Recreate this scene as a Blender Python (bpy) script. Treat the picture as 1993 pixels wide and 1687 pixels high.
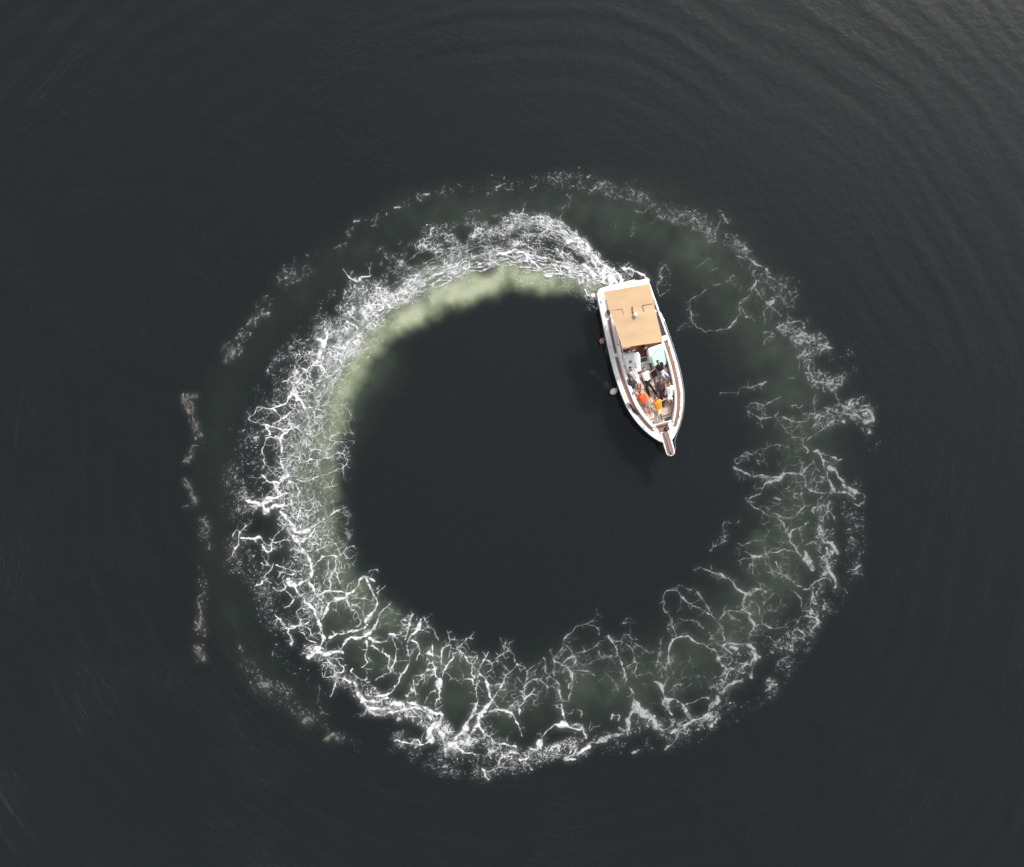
import bpy, bmesh, math, random
import numpy as np
from mathutils import Vector, Matrix

sc = bpy.context.scene
for o in list(bpy.data.objects): bpy.data.objects.remove(o)
R = math.radians
COL = sc.collection

# ---------------------------------------------------------------- camera: a drone looking straight down
CAM_H = 50.0                     # metres above the water
PX = 32.0                        # survey pixels per metre on the water
cam_d = bpy.data.cameras.new('camera'); cam = bpy.data.objects.new('camera', cam_d); COL.objects.link(cam)
cam.location = (0, 0, CAM_H); cam.rotation_euler = (0, 0, 0)
cam_d.sensor_width = 36; cam_d.lens = 36 * CAM_H / (1993 / PX); cam_d.clip_end = 9000
sc.camera = cam

# ---------------------------------------------------------------- sky, sun, exposure: hazy daylight, sun from the top of the picture
SUN_EL, SUN_AZ = R(32.5), R(32)  # azimuth measured from +Y towards +X
world = bpy.data.worlds.new('World'); sc.world = world; world.use_nodes = True
wn = world.node_tree.nodes; wl = world.node_tree.links
sky = wn.new('ShaderNodeTexSky'); sky.sky_type = 'NISHITA'; sky.sun_disc = False
sky.sun_elevation = SUN_EL; sky.sun_rotation = SUN_AZ; sky.air_density = 1.0; sky.dust_density = 4.0; sky.ozone_density = 1.0
bg = wn['Background']; bg.inputs['Strength'].default_value = 0.13
hs = wn.new('ShaderNodeHueSaturation'); hs.inputs['Saturation'].default_value = .35      # thin high cloud greys the blue
wl.new(sky.outputs[0], hs.inputs['Color']); wl.new(hs.outputs[0], bg.inputs['Color'])
sun_d = bpy.data.lights.new('sun', 'SUN'); sun = bpy.data.objects.new('sun', sun_d); COL.objects.link(sun)
sun_d.energy = 2.1; sun_d.angle = R(6); sun_d.color = (1.0, .96, .91)
sd = Vector((math.sin(SUN_AZ) * math.cos(SUN_EL), math.cos(SUN_AZ) * math.cos(SUN_EL), math.sin(SUN_EL)))
sun.rotation_euler = sd.to_track_quat('Z', 'Y').to_euler()
vs = sc.view_settings; vs.view_transform = 'Standard'; vs.look = 'None'; vs.gamma = 1; vs.exposure = 1.1
sc.cycles.max_bounces = 6; sc.cycles.transparent_max_bounces = 12

# ---------------------------------------------------------------- helpers
def W(px, py, z=0.0):
    """survey pixel of something at height z -> metres"""
    k = (CAM_H - z) / CAM_H / PX
    return Vector(((px - 996.5) * k, (843.5 - py) * k, z))

def tag(o, label=None, cat=None, group=None, kind=None):
    if label: o['label'] = label
    if cat: o['category'] = cat
    if group: o['group'] = group
    if kind: o['kind'] = kind
    return o

def empty(name, loc=(0, 0, 0), rz=0):
    o = bpy.data.objects.new(name, None); COL.objects.link(o); o.location = loc; o.rotation_euler = (0, 0, rz)
    o.empty_display_size = .3
    return o

def obj(name, bm, mat, parent=None, smooth=False, bevel=0, seg=2):
    me = bpy.data.meshes.new(name)
    bmesh.ops.recalc_face_normals(bm, faces=bm.faces)
    bm.to_mesh(me); bm.free()
    o = bpy.data.objects.new(name, me); COL.objects.link(o)
    if mat: me.materials.append(mat)
    if smooth:
        for p in me.polygons: p.use_smooth = True
    if parent: o.parent = parent
    if bevel:
        m = o.modifiers.new('bevel', 'BEVEL'); m.width = bevel; m.segments = seg; m.limit_method = 'ANGLE'; m.angle_limit = R(40)
    return o

def box(bm, c, s, rot=None):
    M = Matrix.Translation(c) @ (rot.to_4x4() if rot else Matrix()) @ Matrix.Diagonal((s[0], s[1], s[2], 1))
    return bmesh.ops.create_cube(bm, size=1, matrix=M)['verts']

def prism(bm, pts, z0, z1):
    """pts outline (x, y) -> solid between z0 and z1 (numbers or functions of x)"""
    f0 = z0 if callable(z0) else (lambda x: z0); f1 = z1 if callable(z1) else (lambda x: z1)
    lo = [bm.verts.new((x, y, f0(x))) for x, y in pts]; hi = [bm.verts.new((x, y, f1(x))) for x, y in pts]
    n = len(pts)
    for i in range(n): bm.faces.new((lo[i], lo[(i + 1) % n], hi[(i + 1) % n], hi[i]))
    bm.faces.new(hi); bm.faces.new(lo[::-1])

def tube(bm, pts, r, n=8, closed=False, cap=True):
    pts = [Vector(p) for p in pts]; m = len(pts)
    rs = r if isinstance(r, (list, tuple)) else [r] * m
    rings = []; up = None
    for i, p in enumerate(pts):
        a = pts[(i - 1) % m] if (closed or i > 0) else p; b = pts[(i + 1) % m] if (closed or i < m - 1) else p
        t = (b - a).normalized()
        if up is None: up = Vector((0, 0, 1)) if abs(t.z) < .9 else Vector((1, 0, 0))
        x = t.cross(up).normalized(); y = x.cross(t).normalized(); up = y
        rings.append([bm.verts.new(p + (x * math.cos(2 * math.pi * k / n) + y * math.sin(2 * math.pi * k / n)) * rs[i]) for k in range(n)])
    for i in range(m if closed else m - 1):
        A, B = rings[i], rings[(i + 1) % m]
        for k in range(n): bm.faces.new((A[k], A[(k + 1) % n], B[(k + 1) % n], B[k]))
    if cap and not closed: bm.faces.new(rings[0][::-1]); bm.faces.new(rings[-1])

def ball(bm, c, s, rot=None, sub=2):
    s = (s, s, s) if isinstance(s, (int, float)) else s
    M = Matrix.Translation(c) @ (rot.to_4x4() if rot else Matrix()) @ Matrix.Diagonal((s[0], s[1], s[2], 1))
    return bmesh.ops.create_icosphere(bm, subdivisions=sub, radius=1, matrix=M)['verts']

def lathe(bm, prof, c=(0, 0, 0), n=16, M=None):
    c = Vector(c); rings = []
    for r, z in prof:
        ring = []
        for k in range(n):
            v = Vector((r * math.cos(2 * math.pi * k / n), r * math.sin(2 * math.pi * k / n), z))
            ring.append(bm.verts.new(c + (M @ v if M else v)))
        rings.append(ring)
    for A, B in zip(rings[:-1], rings[1:]):
        for k in range(n): bm.faces.new((A[k], A[(k + 1) % n], B[(k + 1) % n], B[k]))
    bm.faces.new(rings[0][::-1]); bm.faces.new(rings[-1])

def BM(): return bmesh.new()

def mat(name, col, rough=.5, spec=.5, metal=0, var=.08, vscale=6, bump=0, bscale=40, col2=None, stretch=None, coat=0, ior=1.5):
    """principled with noise-driven colour variation and fine relief"""
    m = bpy.data.materials.new(name); m.use_nodes = True; nt = m.node_tree; N = nt.nodes; L = nt.links
    p = N['Principled BSDF']; p.inputs['Roughness'].default_value = rough; p.inputs['Metallic'].default_value = metal
    p.inputs['Specular IOR Level'].default_value = spec; p.inputs['Coat Weight'].default_value = coat; p.inputs['IOR'].default_value = ior
    tc = N.new('ShaderNodeTexCoord'); mp = N.new('ShaderNodeMapping'); L.new(tc.outputs['Object'], mp.inputs[0])
    if stretch: mp.inputs['Scale'].default_value = stretch
    nz = N.new('ShaderNodeTexNoise'); nz.inputs['Scale'].default_value = vscale; nz.inputs['Detail'].default_value = 5; L.new(mp.outputs[0], nz.inputs['Vector'])
    mx = N.new('ShaderNodeMix'); mx.data_type = 'RGBA'
    c2 = col2 or tuple(c * (1 - 2 * var) for c in col)
    mx.inputs[6].default_value = (*c2, 1); mx.inputs[7].default_value = (*col, 1)
    rp = N.new('ShaderNodeMapRange'); rp.inputs[1].default_value = .3; rp.inputs[2].default_value = .65; L.new(nz.outputs[0], rp.inputs[0])
    L.new(rp.outputs[0], mx.inputs[0]); L.new(mx.outputs[2], p.inputs['Base Color'])
    if bump:
        nb = N.new('ShaderNodeTexNoise'); nb.inputs['Scale'].default_value = bscale; nb.inputs['Detail'].default_value = 3; L.new(mp.outputs[0], nb.inputs['Vector'])
        bp = N.new('ShaderNodeBump'); bp.inputs['Strength'].default_value = bump; bp.inputs['Distance'].default_value = .01
        L.new(nb.outputs[0], bp.inputs['Height']); L.new(bp.outputs[0], p.inputs['Normal'])
    return m

VEINS = """
T 340 660 1.0
40 30 1600 0 1620 60 1580 130 1590 210 1520 280
30 20 1520 280 1610 300 1645 350 1600 410 1570 460
25 15 1570 460 1640 440 1740 370 1810 310 1810 240 1740 190 1700 150
18 12 1180 460 1250 440 1300 400 1350 420 1400 390 1470 370 1520 310
60 70 1350 440 1310 520 1300 590 1250 650
22 12 1230 470 1225 560 1270 530
25 12 1360 480 1420 490 1500 495 1520 560 1530 640 1600 620 1610 570
60 30 1300 600 1340 660 1390 700 1440 770 1490 740 1600 780
35 15 1250 660 1180 710 1060 750 1000 750 910 740
16 12 910 740 870 800 810 850 830 880 900 910 970 930
35 30 970 930 1060 970 1170 980 1250 970 1320 960 1400 1020 1460 1050
30 20 1060 750 1130 820 1170 870 1130 960
25 18 1170 870 1250 820 1330 740 1330 690
25 30 980 940 1020 1000 1040 1050 980 1060
40 40 990 1090 1060 1080 1150 1090 1190 1030 1250 980
20 16 990 1090 970 1170 940 1210 980 1280 970 1330 1000 1400 1070 1460 1120 1500
40 60 1150 1090 1170 1200 1165 1300 1190 1400 1230 1480 1150 1540
14 10 1165 1060 1170 1130 1230 1170 1290 1160 1360 1150 1390 1080 1400 1030
16 12 1360 1150 1380 1230 1370 1310 1300 1330 1210 1300
14 10 1400 1100 1490 1200 1500 1250 1470 1310
14 12 1490 1210 1590 1220 1650 1250 1640 1300
18 14 1330 1340 1400 1345 1490 1320 1580 1330 1680 1300 1750 1250
14 8 1750 1250 1800 1230 1860 1260 1890 1330 1860 1400 1790 1430
28 10 1320 1520 1400 1570 1480 1550 1580 1510 1680 1470 1790 1430
90 90 1220 1500 1150 1560 1100 1620 1130 1687
50 40 1260 1560 1330 1600 1360 1687
35 25 1120 1560 1040 1560 980 1510 960 1490
20 12 1420 760 1450 850 1460 930 1420 1000
12 10 1500 740 1540 850 1530 900 1480 960 1470 1050
10 8 1440 1070 1540 1080 1570 1140 1620 1200
12 8 1640 1230 1740 1180 1770 1120 1820 1130 1900 1190
10 6 1760 1110 1700 1080 1810 1020
12 6 1640 1620 1700 1610 1790 1590
T 340 940 1.0
80 70 1100 0 1130 90 1180 130 1060 170 960 220
90 50 1060 200 940 230 850 210 780 210
90 70 960 230 1000 310 1080 250 1200 250 1240 200
30 20 1340 20 1360 110 1350 210 1370 270 1380 350 1350 390
70 60 1160 320 1240 390 1290 470 1330 550
80 50 1330 550 1400 540 1470 500 1530 460
30 14 1530 460 1610 420 1700 370 1760 320 1880 260
70 80 1300 580 1350 640 1400 720 1450 800
40 30 1340 640 1420 620 1490 570 1530 480
16 14 1480 600 1510 660 1500 710 1460 740
16 10 1510 660 1590 670 1620 690 1560 730 1500 760
60 40 1450 800 1490 880 1490 980 1485 1050
45 25 1500 930 1560 850 1640 800 1700 785 1780 805
14 8 1780 805 1830 770 1880 720 1968 690
14 10 1760 810 1765 950 1790 1030 1810 1110
14 8 1690 830 1680 930 1740 990 1790 1050
12 10 1680 940 1660 1030 1620 1110
20 16 1690 1030 1710 1110 1690 1180 1620 1210
60 80 1480 1060 1400 1100 1300 1120 1240 1080
60 60 1300 1120 1340 1190 1390 1260 1440 1320 1520 1390
45 40 1520 1390 1550 1460 1580 1550 1610 1630 1640 1687
45 35 1470 1100 1530 1180 1500 1270 1470 1310
40 40 1500 1290 1560 1230 1650 1200 1760 1190 1850 1200
40 40 1610 1500 1660 1390 1700 1310 1790 1270 1870 1240 1968 1170
30 25 1870 1240 1900 1340 1960 1380
30 20 1250 1100 1200 1180 1130 1190 1080 1150
35 20 1290 1270 1230 1200 1190 1170
25 15 1300 1290 1250 1350 1190 1370
30 20 1130 1050 1170 970 1240 1000 1300 1010
20 14 1110 880 1180 920 1260 960 1320 980 1320 1040
20 16 1000 1080 990 1000 1050 930 1080 870
20 14 940 870 960 900 1040 890
35 20 900 1130 960 1100 1000 1050 1050 1100
22 30 620 810 650 730 690 660 700 580 730 530 690 510 640 590
40 30 700 600 790 590 860 600 940 610 990 670 1030 690
25 20 1050 680 1070 740 1030 760 960 710 950 660
18 14 1050 660 1120 640 1190 620 1280 630
14 12 1070 640 1100 560 1150 520 1190 490 1150 390
14 10 720 530 790 490 830 430 800 390
40 25 1230 1590 1280 1600 1340 1560 1420 1550 1480 1510
18 20 1230 1590 1160 1510 1090 1440
14 10 1380 1540 1370 1470 1330 1420 1380 1370 1470 1400 1520 1470
14 10 1420 220 1480 200 1530 190 1520 260 1480 320 1400 350
12 8 1530 200 1570 290 1500 350 1420 400
14 8 1530 490 1540 560 1500 600
T 500 1200 0.92
70 60 650 0 680 90 700 170 740 240
100 110 740 240 700 330 620 400 570 450
60 70 640 400 740 400 800 400 890 380 950 400
45 40 800 230 880 200 960 200 1060 160 1180 110
40 50 920 370 960 290 1020 240 1100 240 1180 220
90 100 1180 220 1210 200 1240 180
50 22 1240 170 1290 90 1320 0
60 30 1240 230 1310 270 1400 260 1460 210
45 45 1440 200 1500 200
30 25 1480 250 1520 340 1520 420 1520 460 1490 540 1460 610
30 25 1270 310 1330 360 1420 410 1460 460 1440 550 1460 610
40 14 1200 250 1210 340 1190 430 1210 490 1150 560
14 8 1460 610 1390 640 1310 690
30 25 1700 0 1660 100 1640 170 1620 250
55 30 1650 280 1680 210 1750 150 1790 40
30 30 1640 310 1660 400 1660 500 1640 560 1590 640 1540 720 1500 800
45 55 1500 760 1480 820 1400 860 1290 870
120 120 1460 970 1500 950 1600 960 1620 1000
80 60 1080 720 1110 820 1150 890 1240 920 1330 930 1420 900
60 60 1160 930 1240 1000 1330 1010 1440 1000
50 40 1230 1020 1300 1080 1390 1070 1460 1040 1560 1030 1640 1020
40 50 1640 940 1720 960 1790 980 1860 1020 1968 1060
35 40 1660 1020 1740 1010 1820 1040 1900 1100
30 20 1640 1020 1620 1100 1700 1100 1740 1090
80 90 1968 1100 1930 1180 1880 1260 1900 1350
30 30 1880 1370 1780 1400 1720 1390 1600 1370 1500 1360
30 20 240 30 290 100 370 110 450 100 520 70
35 30 340 120 340 180 380 240 400 270 380 300
25 20 480 170 530 190 570 260 640 280
20 14 650 300 580 330 510 390
16 12 470 0 490 70 450 110
20 16 510 100 570 120 600 180 680 250
25 18 760 430 830 460 880 470 920 530 940 600 880 620 830 660 740 650 720 610
30 25 1030 720 960 680 920 660 860 700 830 780 800 870
25 20 740 450 830 530 870 550
25 14 1050 560 1070 640 1150 680 1220 740 1310 770
25 16 1700 260 1770 310 1770 400 1750 470
20 20 1960 570 1880 580 1800 630 1710 660 1720 740 1690 800 1730 800
16 14 1810 650 1770 730 1730 790 1740 860
20 20 1640 880 1660 820 1720 810
40 35 1880 400 1920 420
16 14 1860 460 1880 540 1860 590
12 10 1800 150 1860 100 1830 20
12 8 1500 200 1600 170 1640 120
T 650 1100 0.85
14 12 30 0 30 100 60 190
40 45 0 400 80 370 140 340 130 300
35 30 140 340 150 420 190 470 240 480
14 12 240 480 270 560 280 600 240 680
20 16 190 380 260 370 320 370 370 390
25 30 150 320 220 280 270 240 280 170 330 130
40 35 330 130 400 150 450 170
30 45 340 150 390 230 430 310 460 370
50 50 460 370 460 430 430 510 360 590 350 640
70 60 350 610 370 650
16 14 310 490 330 570 340 620
22 12 480 570 540 500 570 450 630 420
20 10 380 70 420 50 500 45
12 10 460 290 530 250 550 210
12 10 250 360 240 280
14 12 120 280 150 220 200 190
35 20 810 690 840 610 880 540
14 12 780 680 740 610 820 570
25 12 900 710 940 620 960 590
16 14 850 700 900 690 960 710 1010 670 1010 600 980 570
14 10 1010 670 1090 690 1120 780 1130 830
25 20 860 820 910 850 930 920 930 980 900 1020
30 25 1080 890 1070 980 1070 1070 1090 1110 1110 1200 1130 1240
40 35 1030 970 1080 980
80 70 1150 1260 1150 1340
30 20 1110 1370 1060 1400 1010 1470 1000 1520
30 16 1170 1360 1160 1420 1120 1490 1110 1560 1090 1590
30 25 1170 1210 1210 1120 1250 1070 1310 1000 1320 960 1390 950 1440 970
22 16 1170 1070 1180 980 1190 900 1250 850 1260 770 1240 710
14 10 1260 860 1280 940 1260 1010
14 10 1290 900 1350 920 1400 850 1450 810 1530 790
16 14 1350 920 1420 950 1440 1040 1510 1090
25 20 1510 1090 1510 1180 1540 1220
14 12 1510 1090 1550 1060 1560 970 1500 940
25 18 1580 1160 1610 1110 1640 1030 1690 960
16 12 1650 1020 1720 1060 1800 1040
12 10 1720 1060 1740 1130 1680 1170
50 55 1590 1170 1570 1220
45 40 1600 1260 1570 1320
25 18 1420 1250 1500 1240 1540 1280
30 45 1590 1180 1650 1230 1680 1320 1700 1420 1720 1460
25 20 1550 1330 1550 1420 1560 1500 1540 1560
25 20 1740 1450 1800 1370 1850 1300 1880 1200
12 8 1770 1040 1830 970 1900 950 1910 900 1860 850
T 800 1220 0.8
60 90 880 790 830 860 780 930 700 960 640 1010 600 1060
100 120 810 880 770 950 740 1020
40 80 700 840 700 900 680 960
90 90 600 1080 570 1150 500 1220 430 1280
80 90 740 1000 730 1080 680 1130 640 1200 600 1260
130 100 430 1280 470 1300 560 1260 620 1250
60 40 400 1300 380 1360 380 1420
50 30 500 1330 580 1370 660 1370
110 100 330 960 310 1050 250 1080
100 100 200 1110 200 1190 230 1230
70 60 300 1140 350 1180 380 1250 430 1280
60 40 0 890 80 900 150 930 220 1000
40 30 0 830 100 870 170 900 250 950 320 940
50 25 740 1080 790 1150 840 1190
50 35 860 920 930 890 1000 900 1060 930 1100 930
14 12 890 790 940 870 1000 900
45 25 1100 930 1140 1000 1160 1070 1190 1150 1210 1190
25 20 1190 960 1180 900 1210 850 1250 800 1230 740 1220 690
45 22 1240 790 1270 750 1330 740 1390 745
25 20 1240 700 1260 640 1330 590 1380 560
16 12 1380 560 1440 600 1500 650
16 12 1100 860 1130 820 1180 790
14 12 1180 860 1100 850 1090 900
14 12 1250 650 1270 560 1270 490 1230 420 1160 410 1110 460 1040 530 1010 630 960 690
12 10 1140 400 1130 310 1060 260 960 320
20 25 840 1190 890 1220 900 1290 960 1340
25 20 850 1230 850 1330 840 1400 870 1440
30 30 960 1310 1010 1280 1080 1300 1150 1310
35 25 940 1500 980 1440 1050 1390 1080 1360 1160 1370 1190 1400
30 25 770 1550 820 1590 900 1560 980 1540 1030 1500
25 20 780 1570 830 1640 860 1670
50 40 1200 1440 1270 1430 1290 1360
40 30 1230 1480 1290 1500 1330 1560
40 30 1310 1340 1410 1320 1430 1240 1450 1180 1520 1130 1560 1090 1620 1070
60 50 1400 1250 1390 1310
90 60 1620 1080 1700 1080 1790 1110 1850 1130
40 70 1650 830 1650 920 1680 1000 1700 1050
50 30 1840 1110 1900 1160 1920 1220
50 40 1680 1440 1750 1400 1810 1330
40 30 1700 1450 1800 1440
60 50 1840 1390 1968 1310
30 25 0 1260 60 1230 100 1280 40 1330
T 1050 1200 0.62
20 25 40 460 70 580 120 660 170 680
40 50 170 680 210 740 210 830 250 920
40 35 150 460 190 500 250 520
25 20 165 490 150 580 160 640
30 25 260 510 280 460 350 440 400 450 390 510 340 550 280 530
40 40 220 510 300 560 340 610 360 660
30 22 360 650 350 740 345 840 310 910 250 920
30 20 320 770 350 720
20 18 160 440 220 380 260 320 260 260 300 210 370 150 400 100 480 80
12 10 480 80 560 90 640 130 660 190
18 16 270 320 310 330 350 400 380 440
16 10 390 410 490 390 560 350 650 280 700 270
18 14 400 450 440 500 520 520 590 510
40 14 370 600 440 590 480 600 540 610 610 630
18 14 440 540 500 550 550 570
20 16 120 660 90 740 160 760 190 770
30 35 740 210 800 280 840 360 870 450 910 520 930 620 950 720 1000 790 1020 860
20 16 760 210 830 260 900 280 960 310 1000 350 1030 420 1030 470
35 30 1030 480 1060 500
16 10 1040 480 960 550
14 10 1060 500 1060 550 1040 620 1060 680
16 12 890 280 910 190 960 200 1020 250 1080 240
20 12 1040 290 1090 330 1150 360 1210 420
14 10 770 420 830 440 860 420
14 10 650 370 660 450 740 460 780 420
14 14 740 630 800 690 850 760 850 820
60 110 1020 870 1060 960 1060 1020
130 110 1080 1020 1000 1070 970 1150 960 1240
120 100 1080 1020 1180 1080 1250 1100
100 60 1250 1100 1260 1180 1330 1240 1360 1240
60 80 420 1500 500 1450 580 1390 680 1350 780 1300 870 1290 960 1290
70 70 850 1210 900 1250 960 1260
30 25 790 1120 800 1080 880 1080 870 1140
45 35 350 1180 430 1180 490 1260 530 1310
18 14 550 1260 590 1210 660 1180
16 12 340 1060 370 1020 440 1030 460 1090
40 80 1260 710 1320 750 1350 830 1380 900
90 60 1380 900 1380 970 1400 1030 1450 1070
20 16 1340 760 1390 700 1420 650
18 14 1420 830 1470 770 1570 730
60 50 1400 920 1490 900
40 35 1500 920 1560 960 1600 1060 1650 1110
25 25 1320 890 1350 950
60 50 1660 1140 1740 1110 1830 1070 1900 1100
30 30 1650 1160 1560 1230 1510 1280 1480 1340 1430 1400 1370 1440
50 40 1440 1260 1490 1240
25 20 1830 1070 1860 980 1930 900 1968 860
25 18 1600 970 1660 950 1720 920 1780 890 1850 890
30 30 1340 1320 1370 1290
20 45 1390 590 1410 480 1420 380 1450 290 1470 240
45 40 1460 250 1520 220 1580 210
35 18 1580 210 1680 250 1780 300 1870 350
30 25 1870 350 1930 400 1968 480
14 12 1450 220 1410 120 1450 50 1430 0
14 12 1500 200 1480 140 1450 50
14 12 1310 400 1330 300 1320 250
18 12 1310 390 1300 480 1270 560
12 10 1310 390 1350 480 1340 600 1360 670
14 10 910 70 960 10 1000 20
50 30 1020 1480 1100 1450
T 1280 1080 0.56
18 16 60 520 60 440 110 400 200 400 260 470
25 20 260 470 330 510 400 550 490 580 560 640 630 700
25 25 640 730 700 800 720 890 740 930
14 12 210 390 240 340 310 360 360 390
30 20 430 390 460 430 500 500 550 570 590 640
35 25 640 730 670 700
16 16 670 700 730 630 800 620 860 620
35 25 860 630 920 600 960 610
18 16 60 520 70 590 110 650 160 730
25 16 240 690 280 720 340 720 420 740 500 790
14 14 560 830 610 900 630 960 700 980
14 50 380 160 470 140 560 160 650 210 740 250 830 310 870 370
50 60 870 370 930 410 1000 430
60 50 1000 440 1030 400 1080 380 1150 370 1190 400
16 12 1190 400 1140 430 1190 480 1140 520
30 30 950 430 940 500 930 550 970 620
60 60 940 620 1000 640
40 35 1000 640 1030 710 1060 760
30 25 1060 760 1020 830 1000 880 1000 940
35 30 1060 770 1130 760 1200 780 1300 800 1380 790 1440 790
18 16 1130 750 1130 680 1110 610
35 20 1120 600 1080 540 1010 510
14 12 870 50 930 40 1040 35
30 14 1030 40 1100 20 1150 40 1180 90 1220 120
18 16 1220 180 1280 180 1350 200
20 25 1280 70 1320 130 1350 190 1400 240 1470 290 1510 340 1570 350
16 12 1400 200 1460 250
14 12 1030 60 1030 150 1040 230
40 40 1820 20 1850 110 1880 190 1940 250
25 20 1580 370 1640 370 1690 310 1760 290 1820 250 1900 280
25 30 1690 350 1690 450 1670 560 1690 650
30 30 1580 600 1660 610 1700 650
18 16 1480 400 1540 460 1570 540 1590 600
25 25 1530 730 1580 680 1660 680 1720 690
90 80 1740 670 1750 750 1700 800
60 50 730 980 780 970 860 980
90 70 800 1010 860 1040
60 80 880 980 960 980 1010 1000 1050 1030
80 70 1020 1060 1060 1100 1060 1130
30 25 720 980 740 1040 800 1080 830 1100
25 25 1030 1140 1020 1210
90 100 1040 1240 1030 1320
25 20 890 1290 970 1280
40 30 720 1210 770 1260
80 70 750 1260 830 1250
30 30 740 1280 740 1370 780 1420
50 45 780 1420 860 1390 930 1380
30 30 650 1500 720 1470 760 1430
60 60 650 1530 660 1600 610 1640 570 1687
50 40 1180 1490 1240 1430 1310 1400
25 25 1190 1380 1280 1390
20 16 800 1120 800 1180 760 1210
14 12 870 1060 920 1110
25 25 1460 870 1520 820 1590 850 1570 910 1500 920
20 20 1480 930 1480 1050
20 20 1290 1200 1310 1160 1400 1150
20 20 1320 1230 1380 1260
30 30 1430 1220 1450 1215
30 30 600 1020 650 1100 660 1160 720 1220
14 12 1230 890 1290 950 1380 940
T 1380 860 0.55
45 25 280 280 330 300 380 340 460 370 500 390
16 14 300 250 280 190 340 160 400 120 480 140
10 8 480 110 560 80 640 70 700 40 750 30 850 50
14 10 480 140 510 190 550 270
20 40 490 390 560 370 620 380 680 390 750 390
60 50 740 390 800 380 810 360 880 350 960 350
25 25 540 400 620 400 690 420
35 30 780 410 700 430 630 460 600 500 560 560 520 590
25 20 520 590 460 620 400 630 390 600
35 30 960 350 1020 360 1060 400 1050 470 1040 490
20 14 1000 350 1060 290 1140 240 1170 280 1220 330
30 30 1050 490 1100 520 1160 540 1230 550 1300 550
22 20 1260 400 1210 370 1160 390 1150 420 1180 450 1240 440 1270 460
16 16 1180 450 1170 530
16 16 1020 0 1050 40 1080 90 1060 120
50 50 1140 100 1200 110 1240 170
30 25 1240 130 1300 160 1380 170 1410 200 1450 190
40 60 1240 190 1250 280 1290 340
70 60 1290 340 1300 400 1350 480 1380 540
60 50 1300 290 1370 310 1420 390 1470 440
50 70 1470 460 1550 520 1620 560 1680 560
40 40 1380 550 1470 550 1530 570 1610 630
30 25 1690 570 1720 610 1690 660 1640 700 1580 680
20 16 400 650 450 700 520 730 600 770 680 800 770 830
25 20 640 710 700 760 740 790 790 820
25 25 780 840 820 900 850 970 880 1010
45 50 880 1020 890 1080
40 20 880 1020 900 970 960 940
16 14 960 940 1010 930 1050 910
30 26 1055 900 1055 880
16 12 970 950 1010 1000 1010 1060 1040 1110
22 22 900 1090 930 1140 960 1200 1000 1230
22 20 800 820 880 820 950 800 980 760 1030 710
14 12 1030 700 1010 620 1000 560
18 18 1040 700 1110 690
25 20 1110 750 1150 770 1130 730 1180 710
14 10 1180 700 1200 640 1240 590
14 14 1190 710 1240 770
30 40 1320 640 1310 720 1270 780 1240 840 1250 900
16 8 1290 750 1370 820
25 30 1250 920 1250 990 1280 1050
80 60 1290 1090 1330 1100 1370 1160 1400 1210
40 40 1290 1140 1280 1200 1260 1260
50 50 1270 1280 1290 1370 1310 1420
50 40 1310 1420 1370 1470 1390 1500 1370 1590
90 100 1040 1190 1060 1260 1110 1330 1130 1380
16 16 1050 1150 1130 1090 1170 1110
25 25 1250 1250 1210 1330 1250 1400 1240 1480
20 20 1000 1220 920 1190 820 1170 740 1190 640 1220 560 1240
35 30 480 1240 540 1260 590 1250
16 16 380 1200 440 1220 490 1240
12 8 170 1060 150 980 150 900 210 850
14 14 0 1190 50 1150 110 1130 190 1080
16 14 310 1090 360 1120 430 1100 530 1070
14 14 300 1140 330 1180 330 1230
25 25 1530 1380 1590 1390 1640 1350
20 25 1560 1440 1620 1410
T 1380 640 0.5
14 20 110 690 180 690 250 690 310 700 330 650 370 630 420 650 470 630 550 600 640 590
25 25 410 900 480 930 560 970
30 20 560 980 650 980 720 980 800 970 870 1000 920 1020
18 14 920 1020 1000 1010 1040 1020 1090 970 1100 940
14 12 420 870 440 830 500 810 570 830 610 840
16 10 610 840 650 800 720 770 800 750
12 12 570 840 570 920 580 980
12 12 600 850 600 960
12 8 720 970 750 890
14 12 570 990 580 1090
14 12 890 840 940 840 990 860 1040 810
16 16 1010 880 1030 930 1140 940
18 16 1150 930 1160 860 1130 820 1160 750 1200 700
25 25 1160 940 1230 950 1260 960
20 16 1230 960 1180 1000 1130 1060 1100 1100
25 25 1370 1020 1280 1040 1240 1090 1200 1130
16 20 1200 1130 1120 1170 1080 1210
14 14 1040 1170 1020 1240
20 16 1020 1250 1050 1290 1080 1330
12 12 810 1050 850 1120 920 1170 980 1180 1020 1220
30 25 1250 850 1330 890 1410 900 1480 910
20 20 1280 880 1320 940 1400 950 1470 940
35 60 1480 940 1560 950 1620 960
50 60 1580 890 1640 900 1700 890 1740 870
70 70 1740 880 1790 940 1800 1000
40 40 1640 960 1700 1000 1770 1010
22 25 1380 700 1410 780 1460 850 1540 880
40 40 1150 570 1230 580 1310 590 1350 610
18 18 1310 560 1400 550 1450 520
18 18 1440 620 1470 560
18 18 1130 560 1100 480 1080 430
45 40 1080 430 1090 400
14 14 1100 390 1090 290 1140 230
16 14 980 440 980 380 970 300 1030 270 1040 200
35 30 900 90 980 80 1060 90
40 30 940 140 1000 180
30 30 1000 50 1060 50 1110 130
45 40 1180 190 1260 190 1310 150
16 12 870 540 940 540
14 10 600 180 610 120 670 80 700 50 600 30
T 1280 400 0.5
14 12 90 640 30 700 30 780 40 820 0 860
18 18 210 160 270 180 340 180
40 45 330 160 400 140
50 40 400 140 450 160 480 190
14 14 20 100 60 140
14 14 390 240 450 270 520 300
20 20 580 310 600 370
25 15 560 280 600 270
25 25 690 110 730 150 770 180
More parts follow.
